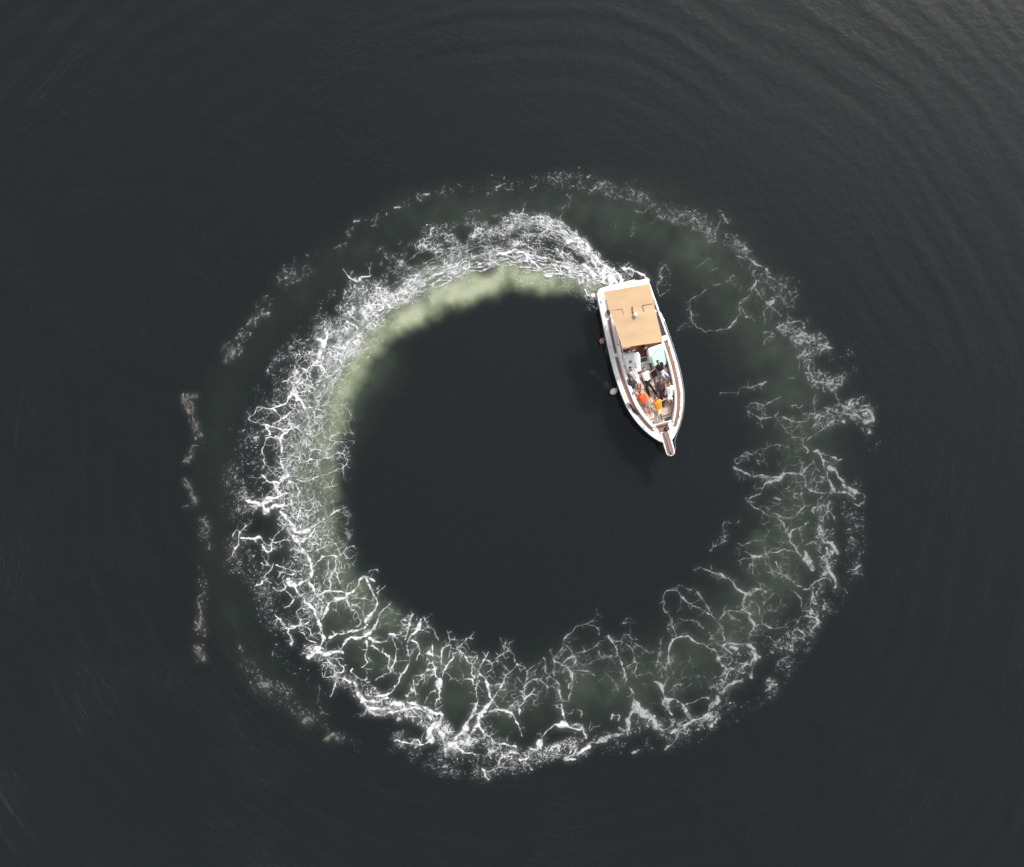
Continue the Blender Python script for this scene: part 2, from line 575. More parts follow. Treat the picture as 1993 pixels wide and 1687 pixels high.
25 25 660 60 710 80
16 16 580 190 620 230 660 240 690 180
25 25 830 430 880 400 920 400 940 440 980 480
20 40 870 560 960 580 1030 610 1070 650
60 30 1050 640 1110 650 1160 680
50 45 1180 700 1220 730
25 25 1170 700 1200 760
25 30 1200 770 1270 800 1340 850 1410 880
25 14 1350 860 1410 910
16 16 1430 930 1530 940
16 14 1530 960 1470 1030 1420 1080 1370 1070 1370 1020 1290 1010
35 35 1060 830 1060 880 1030 900
16 16 1030 890 1040 970 960 1020 900 1050 900 1130
22 30 890 1140 890 1200 850 1260 800 1310 760 1340
22 18 760 1340 700 1350 620 1360 530 1370 440 1340 390 1290 370 1220
16 14 370 1220 350 1130 340 1050 400 1000 470 970 500 910 550 910
16 14 1070 900 1110 960 1160 1030
50 50 1200 1060 1260 1060
25 25 1240 1000 1270 1050
20 25 1240 1080 1280 1140 1330 1190
38 36 1340 1200 1345 1205
30 25 1200 1110 1170 1150 1170 1220
10 10 1180 1230 1180 1300
30 14 950 1220 1010 1230 1070 1270
14 12 950 1200 930 1150 910 1110
14 14 620 880 650 860 700 860
38 35 740 840 770 840
14 10 770 800 830 750
14 10 600 710 660 690
14 8 370 1260 290 1310 200 1370
12 12 530 560 520 620 440 660
30 25 1380 1280 1480 1280 1570 1270 1610 1340
40 40 1500 1270 1560 1280
30 30 1310 1350 1370 1300
30 30 1320 1370 1400 1370 1460 1400
35 30 1460 1440 1540 1430 1600 1390 1650 1420
30 30 1500 1510 1570 1530
40 30 1780 1530 1850 1540 1920 1540
16 14 1150 1380 1220 1390 1270 1410
T 420 420 1.0
50 60 1100 1620 1120 1540 1040 1490
70 60 1120 1540 1200 1400 1100 1350
70 60 1200 1400 1220 1300 1180 1170
18 18 1230 1310 1300 1280 1390 1240 1440 1160
18 20 1440 1160 1480 1200 1540 1210 1530 1280 1480 1360 1400 1420 1310 1430
30 20 1480 1360 1400 1440 1300 1440
40 30 1450 1060 1480 1120 1580 1170
40 30 1590 970 1660 990 1700 1020 1780 1040 1840 1000 1820 890
50 35 1740 800 1800 790 1830 880 1870 960 1910 1000
35 25 1460 680 1500 710 1560 700 1620 660 1700 650
25 25 1390 590 1440 650 1480 700
T 700 330 1.0
30 25 1080 1010 1060 1040 980 1100 880 1140 780 1160
45 40 1968 1060 1860 980 1800 910 1720 890
45 45 1500 930 1600 930 1680 900
35 25 230 1390 270 1480 340 1520
20 16 340 1520 430 1500 490 1440 490 1380
20 20 0 1480 80 1470 130 1510 200 1480 260 1470
25 20 1100 1060 1130 1100 1190 1090 1200 1020
T 950 330 1.0
20 25 250 490 400 500 590 530 700 590 830 650 900 730 1010 760
70 60 870 790 960 800 1060 820 1090 880
50 60 1100 900 1180 970 1260 1050 1350 1110 1470 1200
70 50 1050 1040 1130 1130 1200 1210
50 50 1140 1000 1200 1080 1260 1160 1260 1240
60 80 1200 1100 1280 1160 1380 1230
40 45 690 1040 780 1060 860 1090 960 1120 1100 1120
35 35 280 880 400 910 440 970 540 1050
60 60 620 1160 680 1170
40 60 1480 1080 1600 1110 1700 1160 1740 1220
40 40 1060 1320 1100 1370 1160 1400
25 25 1080 1280 1130 1290
T 950 330 0.55
40 35 1080 80 1130 60
30 20 980 150 1000 70
30 20 480 200 540 180
14 10 900 370 830 420 830 460 790 510 740 560
25 20 1320 200 1360 230
16 12 1560 740 1600 680
16 14 1600 440 1700 460 1760 390 1830 380
14 12 1850 440 1870 500 1930 530
14 14 1950 1040 1890 1100 1890 1190 1830 1270 1850 1330 1890 1400
25 20 1880 1170 1900 1200
16 16 850 290 900 300 920 270
T 700 330 0.6
45 45 370 420 440 400
45 40 700 270 770 275
25 20 630 270 640 330 690 350
30 25 880 260 950 240
20 16 1070 170 1120 200
50 40 1510 190 1560 150 1600 150
25 20 1500 220 1530 230
20 14 1600 235 1680 225
25 20 1880 210 1940 180
16 14 130 600 190 600
T 420 420 0.5
44 40 1520 60 1570 60
25 20 1500 120 1460 160 1410 190
16 14 1440 180 1460 240
25 20 1440 280 1380 300
20 16 1360 320 1290 350
25 20 970 550 1030 560
35 30 740 590 770 600
30 25 820 720 860 740
25 20 880 720 930 700
30 20 990 430 1000 440
40 30 500 1070 590 1060
38 30 280 1280 270 1330
44 35 200 1470 170 1560
25 20 90 1430 140 1380
20 16 340 1200 390 1130
T 340 660 0.42
70 50 100 690 150 640 230 620
40 30 180 700 200 790 210 880 250 960
30 20 160 1230 200 1180 260 1170
30 25 170 1270 140 1340
30 35 110 1520 150 1580 180 1640
T 340 940 0.42
50 40 160 0 180 70 170 120 210 190
35 30 100 260 140 250
25 30 290 380 340 420 370 480 340 560 300 520 250 580
20 25 350 560 370 640 370 720
30 20 330 1170 280 1230 240 1290
40 50 250 1300 280 1400 290 1490 270 1570 240 1610
40 30 210 1580 270 1620 340 1600
T 500 1200 0.45
90 60 20 750 100 740 170 750
40 30 110 800 130 840
55 45 500 1140 580 1110 620 1130
90 70 760 1350 800 1300 870 1290 890 1340
16 12 260 720 310 790
14 12 690 990 740 1050 800 1080
16 12 660 940 690 860 690 760
"""
# ---------------------------------------------------------------- foam of the wake (numpy fields, metres = px / 32)
GX0, GY0, GW, GH = 330, 305, 1420, 1265          # survey grid, 1 cell = 1/32 m

def vnoise(X, Y, scale, seed):
    """smooth value noise in 0..1"""
    n = 256
    tab = np.random.RandomState(seed).rand(n, n).astype(np.float32)
    x = X / scale + 37.3; y = Y / scale + 91.7
    xi = np.floor(x).astype(np.int32); yi = np.floor(y).astype(np.int32)
    fx = (x - xi).astype(np.float32); fy = (y - yi).astype(np.float32)
    fx = fx * fx * (3 - 2 * fx); fy = fy * fy * (3 - 2 * fy)
    a = tab[yi % n, xi % n]; b = tab[yi % n, (xi + 1) % n]
    c = tab[(yi + 1) % n, xi % n]; d = tab[(yi + 1) % n, (xi + 1) % n]
    return (a * (1 - fx) + b * fx) * (1 - fy) + (c * (1 - fx) + d * fx) * fy

def fbm(X, Y, scale, seed, octv=3):
    s = 0; a = 1; t = 0
    for o in range(octv):
        s = s + a * vnoise(X, Y, scale / 2 ** o, seed + o * 17); t += a; a *= .5
    return s / t

def worley(X, Y, cell, seed):
    n = 256; R = np.random.RandomState(seed)
    jx = R.rand(n, n).astype(np.float32); jy = R.rand(n, n).astype(np.float32); jr = R.rand(n, n).astype(np.float32)
    x = X / cell + 11.1; y = Y / cell + 5.5
    xi = np.floor(x).astype(np.int32); yi = np.floor(y).astype(np.int32)
    f1 = np.full(x.shape, 9., np.float32); f2 = f1.copy(); r1 = np.zeros(x.shape, np.float32)
    for dy in (-1, 0, 1):
        for dx in (-1, 0, 1):
            cx = xi + dx; cy = yi + dy
            k = (cy % n, cx % n)
            d = np.hypot(cx + jx[k] - x, cy + jy[k] - y).astype(np.float32)
            near = d < f1
            f2 = np.where(near, f1, np.minimum(f2, d)); r1 = np.where(near, jr[k], r1); f1 = np.where(near, d, f1)
    return f1 * cell, f2 * cell, r1

def strokes(X, Y, pts):
    """soft mask 1 on the path .. 0 at its radius; pts = (x, y, radius)"""
    M = np.zeros(X.shape, np.float32)
    for (ax, ay, ar), (bx, by, br) in zip(pts[:-1], pts[1:]):
        dx, dy = bx - ax, by - ay; L = dx * dx + dy * dy + 1e-6
        t = np.clip(((X - ax) * dx + (Y - ay) * dy) / L, 0, 1)
        d = np.hypot(X - ax - t * dx, Y - ay - t * dy) / (ar + t * (br - ar))
        M = np.maximum(M, 1 - d)
    return np.clip(M, 0, 1)

def catmull(P, step):
    P = [P[0]] + list(P) + [P[-1]]; out = []
    for i in range(1, len(P) - 2):
        p0, p1, p2, p3 = (np.array(P[i + k], float) for k in (-1, 0, 1, 2))
        n = max(1, int(np.hypot(*(p2 - p1)) / step))
        for k in range(n):
            t = k / n
            out.append(.5 * (2 * p1 + (p2 - p0) * t + (2 * p0 - 5 * p1 + 4 * p2 - p3) * t * t + (3 * p1 - p0 - 3 * p2 + p3) * t ** 3))
    out.append(np.array(P[-1], float))
    return out

STREAKS = [
    ([(1185,550),(1140,531),(1090,520),(1040,510),(990,503),(940,508),(890,522),(840,542),(790,566),(745,598),(705,635),(675,672),(650,715),(628,760),(610,810),(597,870)], 70, 11, 1.0, 1.2),
    ([(1190,545),(1160,515),(1130,480),(1095,450),(1050,432),(1005,428)], 34, 7, 1.0, 1.1),
    ([(1185,545),(1140,510),(1090,480),(1030,468),(960,475),(890,495),(820,528),(760,566),(700,615),(650,670)], 42, 24, .75, .85),
    ([(1165,585),(1168,620),(1176,660),(1184,695)], 5, 3, .35, .8),
]

def box_blur(A, r):
    for axis_ in (0, 1):
        P_ = np.concatenate([np.repeat(A.take([0], axis_), r + 1, axis_), A, np.repeat(A.take([-1], axis_), r, axis_)], axis_)
        c = np.cumsum(P_, axis_, dtype=np.float64); n = A.shape[axis_]
        A = ((c.take(range(2 * r + 1, 2 * r + 1 + n), axis_) - c.take(range(0, n), axis_)) / (2 * r + 1)).astype(np.float32)
    return A

def build_foam():
    RNG = random.Random(5)
    F = np.zeros((GH, GW), np.float32)
    def seg(ax, ay, bx, by, ra, rb, amp):
        r = max(ra, rb) + 2
        x0 = int(max(0, min(ax, bx) - r - GX0)); x1 = int(min(GW, max(ax, bx) + r + 1 - GX0))
        y0 = int(max(0, min(ay, by) - r - GY0)); y1 = int(min(GH, max(ay, by) + r + 1 - GY0))
        if x1 <= x0 or y1 <= y0: return
        X = np.arange(x0, x1, dtype=np.float32)[None, :] + GX0; Y = np.arange(y0, y1, dtype=np.float32)[:, None] + GY0
        dx, dy = bx - ax, by - ay; L = dx * dx + dy * dy + 1e-6
        t = np.clip(((X - ax) * dx + (Y - ay) * dy) / L, 0, 1)
        d = np.hypot(X - ax - t * dx, Y - ay - t * dy)
        rr = ra + t * (rb - ra)
        v = amp * np.clip((rr - d) / (.9 + .35 * rr) + .5, 0, 1)
        sub = F[y0:y1, x0:x1]; np.maximum(sub, v, out=sub)
    def twig(x, y, ang, length, r, amp, depth):
        n = max(3, int(length / 3.5)); curl = RNG.uniform(-.16, .16)
        for i in range(n):
            ang += curl + RNG.gauss(0, .16); s = length / n
            nx, ny = x + math.cos(ang) * s, y + math.sin(ang) * s
            rr = r * (1 - .55 * i / n) * RNG.uniform(.75, 1.25)
            if RNG.random() > .06: seg(x, y, nx, ny, rr, rr, amp * (1 - .35 * i / n))
            x, y = nx, ny
            if depth and RNG.random() < .22:
                twig(x, y, ang + RNG.choice((-1, 1)) * RNG.uniform(.6, 1.3), length * RNG.uniform(.3, .65), r * .75, amp * .85, depth - 1)
    ox = oy = 0; amp = 1
    for line in VEINS.strip().splitlines():
        if line[0] == 'T':
            _, a, b, c = line.split(); ox, oy, amp = float(a), float(b), float(c); amp *= .82 if amp < .7 else 1; continue
        v = [float(q) for q in line.split()]
        w0, w1 = v[0] / 5.623 * .36, v[1] / 5.623 * .36
        P = [(ox + v[i] / 5.623, oy + v[i + 1] / 5.623) for i in range(2, len(v), 2)]
        C = catmull(P, 4.5)
        C = [c + np.array((RNG.gauss(0, .45), RNG.gauss(0, .45))) for c in C]
        n = len(C) - 1; ph = RNG.uniform(0, 99)
        for i in range(n):
            def w(k):
                t = k / n
                return max(.55, (w0 + (w1 - w0) * t) * (.70 + .60 * math.sin(k * .8 + ph) * math.sin(k * .33 + 2 * ph)) * RNG.uniform(.72, 1.05))
            seg(C[i][0], C[i][1], C[i + 1][0], C[i + 1][1], w(i), w(i + 1), amp)
            old = amp < .38
            if RNG.random() < (.12 if old else .42):
                ang = math.atan2(C[i + 1][1] - C[i][1], C[i + 1][0] - C[i][0]) + RNG.choice((-1, 1)) * RNG.uniform(.7, 1.6)
                ln = RNG.uniform(5, 12) if RNG.random() < .6 else RNG.uniform(12, 30)
                twig(C[i][0], C[i][1], ang, ln * (.6 if old else 1), RNG.uniform(.6, .9), amp * RNG.uniform(.65, 1.0), 2)
    # streaky threads drawn out along the fresh track
    for cl, cnt, spread, a0, w_ in STREAKS:
        C = catmull(cl, 6); m = len(C)
        for k in range(cnt):
            i0 = int(RNG.random() ** 1.4 * m * .92); ln = int(RNG.uniform(5, 26)); off = max(-1.4 * spread, min(1.4 * spread, RNG.gauss(0, spread))); dr = RNG.uniform(-.35, .35); ph = RNG.uniform(0, 9)
            pr = None
            for i in range(i0, min(m - 1, i0 + ln)):
                t = C[i + 1] - C[i]; t = t / (np.hypot(*t) + 1e-6); o = off + dr * (i - i0) + 2.2 * math.sin(i * .7 + ph) + RNG.gauss(0, .5)
                q = (C[i][0] - t[1] * o, C[i][1] + t[0] * o); e_ = min(1, (i - i0 + 1) / 4, (i0 + ln - i) / 4)
                if pr: seg(pr[0], pr[1], q[0], q[1], w_ * e_ * RNG.uniform(.6, 1.2), w_ * e_, a0 * (1 - .45 * i / m) * RNG.uniform(.7, 1))
                pr = q
                if RNG.random() < .10: twig(q[0], q[1], math.atan2(t[1], t[0]) + RNG.choice((-1, 1)) * RNG.uniform(.6, 1.4), RNG.uniform(6, 16), .8, a0 * .8, 1)
    yy, xx = np.mgrid[0:GH, 0:GW].astype(np.float32); X = xx + GX0; Y = yy + GY0
    # ragged outlines and bubbly insides for the veins: sample the drawn field through a warp
    wx = (fbm(X, Y, 16, 3) - .5) * 8 + (vnoise(X, Y, 5, 8) - .5) * 2.2
    wy = (fbm(X, Y, 16, 4) - .5) * 8 + (vnoise(X, Y, 5, 9) - .5) * 2.2
    sx = np.clip(xx + wx, 0, GW - 2); sy = np.clip(yy + wy, 0, GH - 2); ix = sx.astype(int); iy = sy.astype(int); fx = sx - ix; fy = sy - iy
    F = (F[iy, ix] * (1 - fx) + F[iy, ix + 1] * fx) * (1 - fy) + (F[iy + 1, ix] * (1 - fx) + F[iy + 1, ix + 1] * fx) * fy
    inner = fbm(X, Y, 6, 21, 3)
    F = F * np.clip(.05 + 1.7 * inner, .2, 1.06)

    def region(pts, kind, cell, thick, amp, seed, rag=.5, dens=.5):
        r = max(p[2] for p in pts) * 1.3
        x0 = int(max(0, min(p[0] for p in pts) - r - GX0)); x1 = int(min(GW, max(p[0] for p in pts) + r - GX0))
        y0 = int(max(0, min(p[1] for p in pts) - r - GY0)); y1 = int(min(GH, max(p[1] for p in pts) + r - GY0))
        Xs = X[y0:y1, x0:x1]; Ys = Y[y0:y1, x0:x1]
        M = strokes(Xs, Ys, pts)
        M = np.clip((M + (fbm(Xs, Ys, 34, seed + 5) - .5) * rag * 2.2 - .12) * 2.2, 0, 1) * (M > 0)
        idx = M > .02
        Xm = Xs[idx]; Ym = Ys[idx]; Mm = M[idx]
        wa = cell * 1.1
        Xw = Xm + (fbm(Xm, Ym, cell * 1.5, seed) - .5) * wa * 2.2; Yw = Ym + (fbm(Xm, Ym, cell * 1.5, seed + 1) - .5) * wa * 2.2
        f1, f2, r1 = worley(Xw, Yw, cell, seed + 2)
        gate = vnoise(Xm, Ym, cell * 1.3, seed + 3)
        clump = fbm(Xm, Ym, cell * 5, seed + 4)
        if kind == 'lace':
            t = thick * .85 * (.25 + 1.25 * Mm * clump)
            v = np.clip((t - (f2 - f1)) / 1.3 + .5, 0, 1) * np.clip((gate + dens - .75) * 4, 0, 1)
        elif kind == 'curl':
            n1 = vnoise(Xw, Yw, cell, seed + 6); n2 = vnoise(Xw + 50, Yw, cell * .62, seed + 7)
            t = thick * .72 * (.12 + 1.7 * Mm * np.clip(fbm(Xm, Ym, cell * 5.5, seed + 9, 4) * 2.7 - .85, 0, 1.4))
            v = np.maximum(np.clip(1.25 - np.abs(n1 - .5) * 9 / t, 0, 1), .85 * np.clip(1.2 - np.abs(n2 - .5) * 11 / t, 0, 1))
            v = v * np.clip((gate + dens - .7) * 3.2, 0, 1)
        else:
            keep = r1 < dens * np.clip(fbm(Xm, Ym, 24, seed + 8, 3) * 3.2 - 1.0, 0, 1.3) * Mm
            v = np.clip((thick * (.5 + r1 * 1.5) - f1) / 1.1 + .5, 0, 1) * keep
        if 100 <= seed < 121: v = v * np.clip(fbm(Xm, Ym, 26, 77, 3) * 4.2 - 1.5, .08, 1)
        out = np.zeros(M.shape, np.float32); out[idx] = v * amp * np.clip(Mm * 1.4, 0, 1) * (.55 + .6 * gate)
        sub = F[y0:y1, x0:x1]; np.maximum(sub, out, out=sub)
    for g in REGIONS: region(*g)
    return np.clip(F, 0, 1)

REGIONS = [
    # churned wash behind the stern
    ([(1195,548,28),(1150,515,38),(1100,478,52),(1050,455,58),(1005,452,56)], 'curl', 6.0, 1.15, 1.0, 100, .25, .85),
    ([(1195,540,14),(1150,500,16),(1125,465,20),(1080,440,18),(1040,425,12)], 'curl', 6.5, 1.9, 1.0, 103, .3, 1.0),
    ([(1205,550,16),(1180,545,20),(1150,532,18),(1120,520,12)], 'curl', 7, 1.9, 1.0, 136, .3, 1.0),
    ([(1252,545,16),(1228,535,24),(1200,528,24)], 'curl', 5.5, 1.2, .95, 105, .3, .85),
    ([(1010,455,56),(950,468,66),(890,490,70),(830,515,74),(770,555,70),(720,590,66),(670,640,62),(630,690,54)], 'curl', 5.4, .78, .82, 110, .5, .62),
    ([(1010,455,50),(950,468,58),(890,490,62),(830,515,66),(770,555,62),(720,590,58),(670,640,54),(630,690,48)], 'lace', 8, 1.5, .7, 111, .5, .72),
    ([(1000,430,26),(915,440,32),(905,470,40)], 'curl', 5.2, .8, .75, 112, .5, .6),
    ([(780,500,42),(730,520,34),(700,560,42)], 'curl', 5.2, .62, .65, 114, .6, .55),
    ([(1178,550,20),(1110,530,26),(1050,512,26),(990,502,24),(930,508,28),(870,525,32),(810,548,34),(760,578,38),(710,618,42),(670,665,44),(640,710,40)], 'curl', 8, 1.0, .9, 118, .4, .75),
    ([(1175,548,20),(1110,530,24),(1050,510,24),(990,502,22),(930,510,24),(870,528,26),(810,550,30),(760,580,36),(710,620,40),(670,665,42),(640,710,38)], 'lace', 13, 1.9, .9, 120, .3, .85),
    ([(1140,560,26),(1080,545,30),(1020,535,26),(960,530,20),(880,545,22),(820,575,26),(770,615,34),(720,660,36)], 'lace', 13, .9, .5, 130, .6, .62),
    ([(1148,572,12),(1158,592,16),(1152,600,14)], 'curl', 6, 1.2, .95, 135, .4, .9),
    # lace over the pale plume, left side
    ([(730,620,46),(690,680,50),(650,740,52),(625,800,56),(605,860,56),(600,920,54),(610,980,54),(625,1040,52),(650,1090,52)], 'lace', 15, 1.25, .72, 140, .45, .85),
    ([(700,650,44),(660,720,48),(620,800,50),(600,880,50),(600,960,50),(625,1040,48)], 'lace', 9, .95, .55, 145, .55, .72),
    ([(600,700,32),(575,780,36),(560,840,36),(555,900,38),(555,960,40),(580,1030,34),(600,1130,40),(610,1180,40)], 'lace', 11, 1.6, .8, 150, .5, .78),
    ([(600,700,30),(575,780,34),(560,840,34),(555,900,36),(555,960,38),(580,1030,30),(600,1130,36),(610,1180,36)], 'curl', 7, .75, .7, 152, .55, .6),
    ([(668,800,36),(658,880,40),(656,960,36),(668,1040,36)], 'lace', 20, .9, .45, 155, .6, .8),
    # bottom arc
    ([(640,1140,46),(690,1170,50),(740,1200,46)], 'lace', 18, 1.1, .55, 160, .5, .8),
    ([(790,1240,44),(860,1280,50),(930,1310,52),(1000,1340,50),(1060,1340,44)], 'lace', 22, 1.0, .46, 170, .55, .78),
    ([(600,1260,20),(680,1330,22),(740,1370,26),(800,1385,26),(850,1410,26),(880,1450,28),(940,1440,22),(1000,1470,24),(1050,1470,24),(1110,1450,20)], 'curl', 7, .9, .75, 180, .45, .66),
    ([(600,1260,20),(680,1330,22),(740,1370,26),(800,1385,26),(850,1410,26),(880,1450,28),(940,1440,22),(1000,1470,24),(1050,1470,24),(1110,1450,20)], 'lace', 9, 1.4, .7, 182, .45, .75),
    ([(1130,1450,18),(1200,1430,22),(1260,1400,22),(1320,1420,22),(1380,1400,20),(1420,1370,18)], 'curl', 6.5, .9, .6, 190, .45, .66),
    ([(1100,1290,44),(1160,1290,50),(1230,1290,50),(1300,1290,50),(1370,1330,44)], 'lace', 23, .95, .4, 200, .55, .74),
    ([(1400,1340,26),(1450,1290,24),(1540,1240,24),(1580,1210,22),(1600,1150,24),(1610,1080,26),(1600,1000,24),(1630,960,24),(1660,950,22)], 'curl', 6.5, .75, .52, 210, .5, .6),
    ([(1420,1260,54),(1480,1190,60),(1510,1090,60),(1520,1000,56),(1540,920,50),(1550,840,44)], 'lace', 25, .95, .38, 220, .55, .72),
    ([(1600,820,24),(1650,800,30),(1680,795,30),(1690,830,22)], 'curl', 6, .9, .55, 230, .4, .66),
    ([(1530,640,22),(1560,660,26),(1600,665,22),(1560,690,18),(1590,740,24),(1620,750,22)], 'curl', 6, .85, 0.46, 240, .5, .62),
    ([(1300,420,16),(1350,425,20),(1385,460,20),(1430,475,20),(1460,510,22),(1500,580,20)], 'curl', 6, .75, 0.42, 250, .55, .6),
    ([(1060,350,20),(1130,352,22),(1190,370,18),(1250,385,18)], 'curl', 6, .7, 0.4, 255, .55, .58),
    # flecks thrown outward
    ([(640,640,42),(600,690,56),(550,740,58),(520,790,56),(495,850,54),(485,900,54),(478,950,52),(470,990,46)], 'curl', 4.8, .5, .55, 300, .5, .5),
    ([(640,640,40),(600,690,54),(550,740,56),(520,790,54),(495,850,52),(485,900,52),(478,950,50),(470,990,44)], 'dots', 4.6, .95, 0.44, 302, .6, .6),
    ([(700,560,34),(660,590,38),(625,640,36)], 'dots', 4.4, .95, .6, 305, .5, .7),
    ([(455,1050,34),(470,1100,44),(510,1140,46),(530,1210,40),(560,1270,36),(610,1330,30)], 'dots', 5, 1.0, .55, 310, .5, .62),
    ([(455,1060,30),(480,1110,40),(520,1150,42),(540,1220,36)], 'curl', 5, .4, .5, 312, .5, .5),
    ([(760,1440,34),(800,1460,40),(870,1480,46),(930,1500,40),(980,1500,34),(1060,1480,26)], 'dots', 5, 1.1, .52, 320, .5, .6),
    ([(780,1440,30),(850,1475,38),(930,1495,34),(980,1490,30)], 'curl', 5.5, .42, .5, 322, .5, .5),
    ([(640,1350,44),(630,1400,40),(560,1360,40),(500,1300,40)], 'dots', 7, .9, .36, 325, .5, .3),
    ([(1180,1460,20),(1260,1455,26),(1330,1440,24),(1420,1390,26),(1500,1340,30)], 'dots', 5, 1.0, 0.44, 330, .5, .5),
    ([(1510,1340,26),(1560,1260,26),(1610,1180,28),(1650,1130,28),(1670,1060,30),(1665,1010,26),(1650,990,24)], 'dots', 5, 1.0, 0.46, 340, .5, .55),
    ([(1510,1330,24),(1600,1200,24),(1660,1090,26),(1665,1010,22)], 'curl', 5, .4, .45, 342, .5, .48),
    ([(1700,900,24),(1705,860,26),(1695,820,28),(1680,780,26)], 'dots', 5.5, 1.0, .5, 350, .5, .5),
    ([(1600,670,26),(1640,690,24),(1650,720,22),(1640,740,24)], 'dots', 5, 1.0, .5, 360, .5, .55),
    ([(960,345,22),(1010,355,24),(1070,355,28),(1130,350,30),(1190,365,24),(1250,375,26),(1260,400,18),(1300,415,24),(1350,420,26),(1400,440,30),(1440,480,26),(1480,520,26),(1540,560,26)], 'dots', 5.5, 1.0, 0.48, 370, .55, .5),
    ([(1250,380,22),(1300,410,24),(1350,425,26),(1400,450,28),(1450,500,26),(1500,560,24),(1550,600,22)], 'curl', 5.5, .45, 0.4, 372, .55, .5),
    ([(700,440,18),(760,410,18),(820,380,22),(900,365,20),(960,365,20)], 'dots', 5.5, 1.0, 0.44, 380, .6, .45),
    ([(450,680,24),(490,630,22),(545,540,26),(590,520,26),(650,480,20)], 'dots', 5.5, 1.1, 0.42, 390, .6, .45),
    ([(450,680,22),(490,630,20),(545,545,24),(590,525,24)], 'curl', 6, .5, .45, 392, .6, .48),
    ([(368,780,16),(378,830,20),(395,870,14)], 'dots', 4.6, 1.2, .52, 400, .4, .7),
    ([(390,1190,14),(395,1240,18),(385,1280,20),(400,1010,16)], 'dots', 5, 1.2, .48, 410, .5, .45),
    ([(505,1330,18),(530,1340,22),(560,1345,16)], 'dots', 4.5, 1.1, .48, 420, .5, .6),
    ([(600,1400,18),(640,1425,24),(660,1440,20)], 'dots', 4.5, 1.1, .46, 430, .5, .6),
    ([(362,775,15),(374,795,17)], 'curl', 6, .85, .5, 600, .45, .62),
    ([(378,815,12),(386,850,12)], 'curl', 6, .85, .5, 612, .45, .62),
    ([(372,878,9),(363,898,10)], 'curl', 6, .85, .5, 624, .45, .62),
    ([(362,935,9),(378,975,12)], 'curl', 6, .85, .5, 636, .45, .62),
    ([(392,1012,13),(404,1040,12)], 'curl', 6, .85, .5, 648, .45, .62),
    ([(398,1155,9),(388,1180,9)], 'curl', 6, .85, .5, 660, .45, .62),
    ([(386,1205,12),(392,1235,11)], 'curl', 6, .85, .5, 672, .45, .62),
    ([(382,1262,14),(398,1285,12)], 'curl', 6, .85, .5, 684, .45, .62),
    ([(466,1260,9),(472,1275,9)], 'curl', 6, .85, .5, 696, .45, .62),
    ([(440,700,10),(455,680,12)], 'curl', 6, .85, .5, 708, .45, .62),
    ([(480,1290,24),(520,1340,26),(590,1390,24),(650,1430,28),(700,1450,20)], 'curl', 6, .5, .38, 434, .6, .5),
    ([(1290,540,20),(1310,560,26),(1350,640,24),(1300,660,16)], 'dots', 9, 1.0, .36, 440, .5, .25),
    ([(1460,780,60),(1480,860,60),(1450,930,40)], 'dots', 14, 1.0, .4, 450, .5, .3),
    ([(1170,480,50),(1230,470,50),(1150,420,60)], 'dots', 16, 1.0, .4, 460, .5, .2),
    ([(1143,714,4),(1160,730,5),(1176,744,6),(1190,758,7)], 'curl', 5, .8, .28, 470, .2, .75),
    ([(900,930,60),(1050,1030,90),(1150,1020,60)], 'dots', 60, 1.1, .5, 480, .9, .3),
]

# ---------------------------------------------------------------- pale aerated water under the foam: (x, y, radius, strength) in survey px
PLUME = [
 [(1165,556,22,.60),(1120,550,29,.70),(1070,541,32,.80),(1010,536,35,.90),(950,546,37,.95),(900,560,37,.97),(850,581,37,.95),(800,611,37,.92),(750,648,39,.86),(704,692,39,.82),(676,746,39,.76),(650,810,39,.68),(634,880,39,.60),(628,950,39,.54),(634,1010,39,.50),(646,1075,39,.45),(676,1130,40,.40),(728,1190,40,.36),(795,1242,40,.33),(860,1278,44,.30),(930,1310,45,.25)],
 [(900,530,44,.50),(840,556,50,.50),(780,590,54,.50),(720,640,58,.50),(680,690,60,.48),(640,760,60,.46),(612,840,60,.44),(598,920,60,.42),(600,1000,60,.40),(615,1080,60,.36),(650,1150,62,.32)],
 [(700,700,86,.36),(640,800,80,.35),(602,900,76,.34),(590,1000,76,.32),(610,1090,80,.28),(665,1195,84,.26),(750,1280,84,.25),(850,1340,88,.23),(950,1370,88,.22),(1040,1360,84,.20),(1120,1335,92,.23),(1200,1340,92,.23),(1290,1310,92,.23),(1380,1260,92,.23),(1450,1190,92,.23),(1515,1105,92,.23),(1560,1000,92,.22),(1570,900,92,.21),(1560,790,92,.21),(1510,690,92,.22),(1460,600,92,.21),(1370,500,98,.21),(1270,440,92,.19),(1150,410,80,.20),(1020,410,66,.18),(900,410,62,.17),(800,430,60,.15),(700,490,60,.13),(600,560,56,.12),(520,640,52,.10),(450,740,50,.10),(425,840,50,.11),(420,950,48,.10),(430,1080,52,.10),(445,1190,52,.11),(500,1290,50,.09),(600,1380,48,.08)],
 [(1360,480,60,.25),(1340,500,50,.24)], [(1540,770,50,.24),(1530,700,50,.24)], [(1200,1340,44,.26),(1190,1360,40,.26)],
 [(900,1330,46,.24),(880,1290,46,.24)], [(1480,1060,40,.24),(1520,1120,44,.25)], [(590,1110,26,.36),(600,1120,20,.36)],
]

